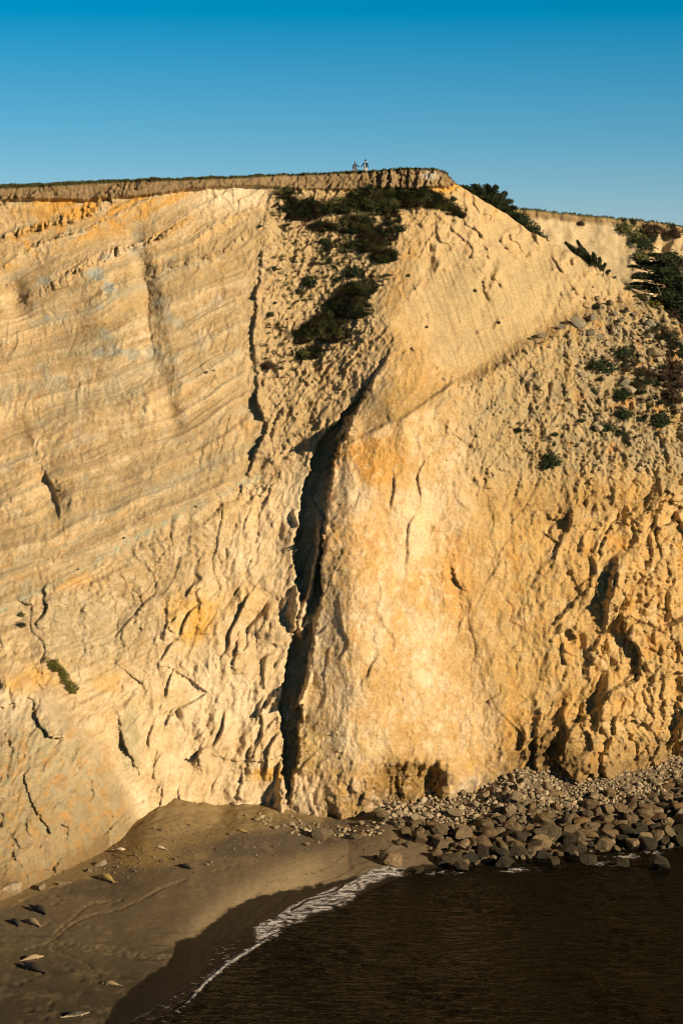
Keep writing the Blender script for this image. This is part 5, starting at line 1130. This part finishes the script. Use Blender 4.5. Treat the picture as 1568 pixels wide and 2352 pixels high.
def person(label, base, H_, arm_l, arm_r, woman, turn):
    root = link(bpy.data.objects.new('person', None)); root.location = base; set_props(root, label, 'person'); k = H_ / 1.75; ff_ = .9 if woman else 1.0
    sh = (.17 if woman else .205); hip = .09
    def P(*a): return tuple(q * k for q in a)
    parts = [loft([P(0, 0, .84), P(0, 0, .95), P(0, 0, 1.08), P(0, .0, 1.25), P(0, 0, 1.38), P(0, 0, 1.44)], [(q[0] * k * ff_, q[1] * k * ff_) for q in ((.15, .10), (.165, .11), (.135, .095), (.165, .11), (.16, .09), (.07, .06))], 14),
             loft([P(0, 0, 1.42), P(0, -.01, 1.50), P(0, -.015, 1.56)], [.055 * k, .05 * k, .055 * k], 10),
             loft([P(0, -.02, 1.515), P(0, -.03, 1.55), P(0, -.02, 1.61), P(0, -.005, 1.68), P(0, .005, 1.735), P(0, .01, 1.755)], [(q[0] * k, q[1] * k) for q in ((.035, .04), (.055, .07), (.07, .088), (.075, .095), (.055, .07), (.02, .03))], 14),
             loft([P(0, -.10, 1.645), P(0, -.125, 1.615), P(0, -.10, 1.60)], [.008 * k, .016 * k, .012 * k], 6)]
    for s in (-1, 1):
        parts.append(loft([P(s * .072, .005, 1.64), P(s * .086, .012, 1.635), P(s * .088, .018, 1.61)], [.01 * k, .018 * k, .009 * k], 6))
        dx = s * (.09 if not woman else .07)
        parts.append(loft([P(dx * .95, 0, .90), P(dx, -.01, .70), P(dx * 1.05, -.01 + s * .03, .49), P(dx * 1.1, .01 + s * .06, .30), P(dx * 1.1, .02 + s * .08, .08)], [.088 * k * ff_, .075 * k * ff_, .055 * k, .05 * k, .035 * k], 10))
        parts.append(loft([P(dx * 1.1, .05 + s * .08, .05), P(dx * 1.15, -.05 + s * .08, .04), P(dx * 1.2, -.15 + s * .08, .03)], [(.035 * k, .035 * k), (.042 * k, .032 * k), (.03 * k, .02 * k)], 8))
    arms = []
    for s, (el_, wr) in ((-1, arm_l), (1, arm_r)):
        a_ = P(s * sh, 0, 1.39); e_ = P(*el_); w_ = P(*wr); parts.append(loft([P(s * sh * .7, 0, 1.38), a_, e_, w_], [.05 * k, .052 * k, .038 * k, .025 * k], 10)); parts.append(hand(w_, Vector(w_) - Vector(e_))); arms.append((s, a_, e_, w_))
    child('body', root, *join(*parts), K_skin, .011, 1)
    for s in (-1, 1): child('eye', root, *loft([P(s * .028, -.098, 1.64), P(s * .028, -.108, 1.64)], [.011 * k, .007 * k], 8), K_eye)
    child('mouth', root, *loft([P(-.022, -.094, 1.575), P(0, -.108, 1.573), P(.022, -.094, 1.575)], [.004, .007, .004], 6), solid('lips', (.35, .13, .10)))
    # coat: torso shell open at the front, with sleeves
    low = .58 if woman else .88
    V_, F_ = [], []; rows = [(1.44, .075, .07), (1.41, .15, .095), (1.34, .19, .125), (1.15, .175, .125), (1.0, .175, .13), (.88, .19, .14)] + ([(.72, .20, .15), (.58, .215, .16)] if woman else [])
    op = .62 if not woman else .66; nk = 18
    for (z, rx, ry) in rows:
        for r_ in (1.0, .93):
            for j in range(nk): t = -math.pi / 2 - .3 + op * (.45 if z > 1.2 else .62) + (2 * math.pi - 2 * op * (.45 if z > 1.2 else .62)) * j / (nk - 1); V_.append(P(rx * r_ * math.cos(t) * (1 if not woman else .9), ry * r_ * math.sin(t), z))
    w2 = nk * 2
    for i in range(len(rows) - 1):
        for j in range(nk - 1):
            a_ = i * w2 + j; F_.append((a_, a_ + 1, a_ + w2 + 1, a_ + w2)); a_ += nk; F_.append((a_ + 1, a_, a_ + w2, a_ + w2 + 1))
        for j in (0, nk - 1): a_ = i * w2 + j; F_.append((a_, a_ + w2, a_ + w2 + nk, a_ + nk))
    for i in (0, len(rows) - 1):
        for j in range(nk - 1): a_ = i * w2 + j; F_.append((a_, a_ + 1, a_ + 1 + nk, a_ + nk))
    child('coat' if woman else 'jacket', root, V_, F_, K_navy)
    for s, a_, e_, w_ in arms:
        child('sleeve', root, *loft([Vector(P(s * sh * .75, 0, 1.40)), a_, e_, Vector(e_).lerp(Vector(w_), .93)], [(.07 * k, .065 * k), (.07 * k, .07 * k), (.055 * k, .055 * k), (.042 * k, .042 * k)], 12), K_navy)
    if woman:
        child('dress', root, *loft([P(0, 0, 1.36), P(0, 0, 1.22), P(0, 0, 1.05), P(0, 0, .9), P(-.01, -.01, .7), P(-.03, -.02, .45), P(-.05, -.02, .28)], [(q[0] * k, q[1] * k) for q in ((.125, .095), (.155, .108), (.135, .10), (.165, .12), (.185, .14), (.21, .17), (.23, .19))], 18), K_dress)
        child('hair', root, *join(loft([P(0, .03, 1.28), P(0, .045, 1.42), P(0, .04, 1.56), P(0, .02, 1.66), P(0, -.005, 1.74), P(0, .0, 1.785)], [(q[0] * k, q[1] * k) for q in ((.10, .05), (.125, .065), (.12, .085), (.115, .10), (.095, .11), (.03, .04))], 14),
              loft([P(-.075, -.03, 1.34), P(-.09, -.03, 1.5), P(-.075, -.02, 1.68)], [(.03 * k, .025 * k), (.03 * k, .03 * k), (.025 * k, .03 * k)], 8), loft([P(.075, -.03, 1.34), P(.09, -.03, 1.5), P(.075, -.02, 1.68)], [(.03 * k, .025 * k), (.03 * k, .03 * k), (.025 * k, .03 * k)], 8)), K_hair, .012, 1)
    else:
        child('shirt', root, *loft([P(0, -.0, 1.42), P(0, 0, 1.36), P(0, 0, 1.2), P(0, 0, 1.05), P(0, 0, .9), P(0, 0, .82)], [(q[0] * k, q[1] * k) for q in ((.075, .068), (.165, .105), (.168, .118), (.155, .11), (.175, .125), (.185, .13))], 16), K_white)
        for s in (-1, 1):
            child('trouser_leg', root, *loft([P(s * .085, 0, .93), P(s * .095, -.01, .70), P(s * .098, -.01 + s * .03, .49), P(s * .10, .01 + s * .06, .28), P(s * .10, .02 + s * .08, .09)], [.105 * k, .095 * k, .075 * k, .068 * k, .06 * k], 12), K_chino)
        child('hair', root, *loft([P(0, .055, 1.58), P(0, .035, 1.66), P(0, .0, 1.72), P(0, -.01, 1.785), P(0, .0, 1.82)], [(q[0] * k, q[1] * k) for q in ((.065, .045), (.095, .09), (.10, .12), (.08, .10), (.03, .04))], 14), K_hair)
    for s in (-1, 1):
        dx = s * (.09 if not woman else .07); child('shoe', root, *loft([P(dx * 1.1, .07 + s * .08, .05), P(dx * 1.15, -.05 + s * .08, .045), P(dx * 1.2, -.17 + s * .08, .03)], [(.045 * k, .05 * k), (.05 * k, .042 * k), (.032 * k, .025 * k)], 10), K_shoe)
    return root
DP = 254.6
xw = at(815.0, 395, DP)[0]; xm = at(839.0, 395, DP)[0]
zf_w = HC + ray(815, 371.3)[1] * DP - 1.66; zf_m = HC + ray(839, 366.9)[1] * DP - 1.82
half = (xm - xw) / 2
Hw, Hm = 1.64, 1.79
zmid = 1.02
w_ = person('woman in a long navy coat over a cream dress holding hands', Vector((xw, DP, zf_w)), Hw, ((-.23, .02, 1.12), (-.27, -.04, .88)), ((.36, -.02, 1.22), ((half - .075) * 1.75 / Hw, -.03, 1.10)), True, 0)
m_ = person('man in a dark jacket, white shirt and beige trousers holding hands', Vector((xm, DP, zf_m)), Hm, ((-.36, -.02, 1.14), (-(half - .075) * 1.75 / Hm, -.03, (1.10 * Hw / 1.75 + zf_w - zf_m) * 1.75 / Hm)), ((.26, .0, 1.12), (.29, -.05, .88)), False, 0)
# blue bag on the woman's far side
b_ = link(bpy.data.objects.new('handbag', None)); b_.location = Vector((xw - .33, DP - .05, zf_w + .42)); set_props(b_, 'small blue bag hanging from the woman\'s hand', 'bag')
child('bag_body', b_, *loft([(0, 0, 0), (0, 0, .05), (0, 0, .18), (0, 0, .21)], [(.10, .04), (.14, .06), (.11, .045), (.08, .02)], 12), K_blue)
child('handle', b_, *loft([(-.07, 0, .2), (-.02, 0, .36), (.04, 0, .38), (.07, 0, .2)], [.012] * 4, 6), K_blue)
# knoll of turf they stand on, so that their feet are on the ground
for nm, bx0, zf in (('knoll', xw, zf_w), ('knoll', xm, zf_m)):
    pass
bi = np.argmin(np.abs(top[:, 0] - (xw + xm) / 2)); print('rim z', top[bi], 'feet', zf_w, zf_m)
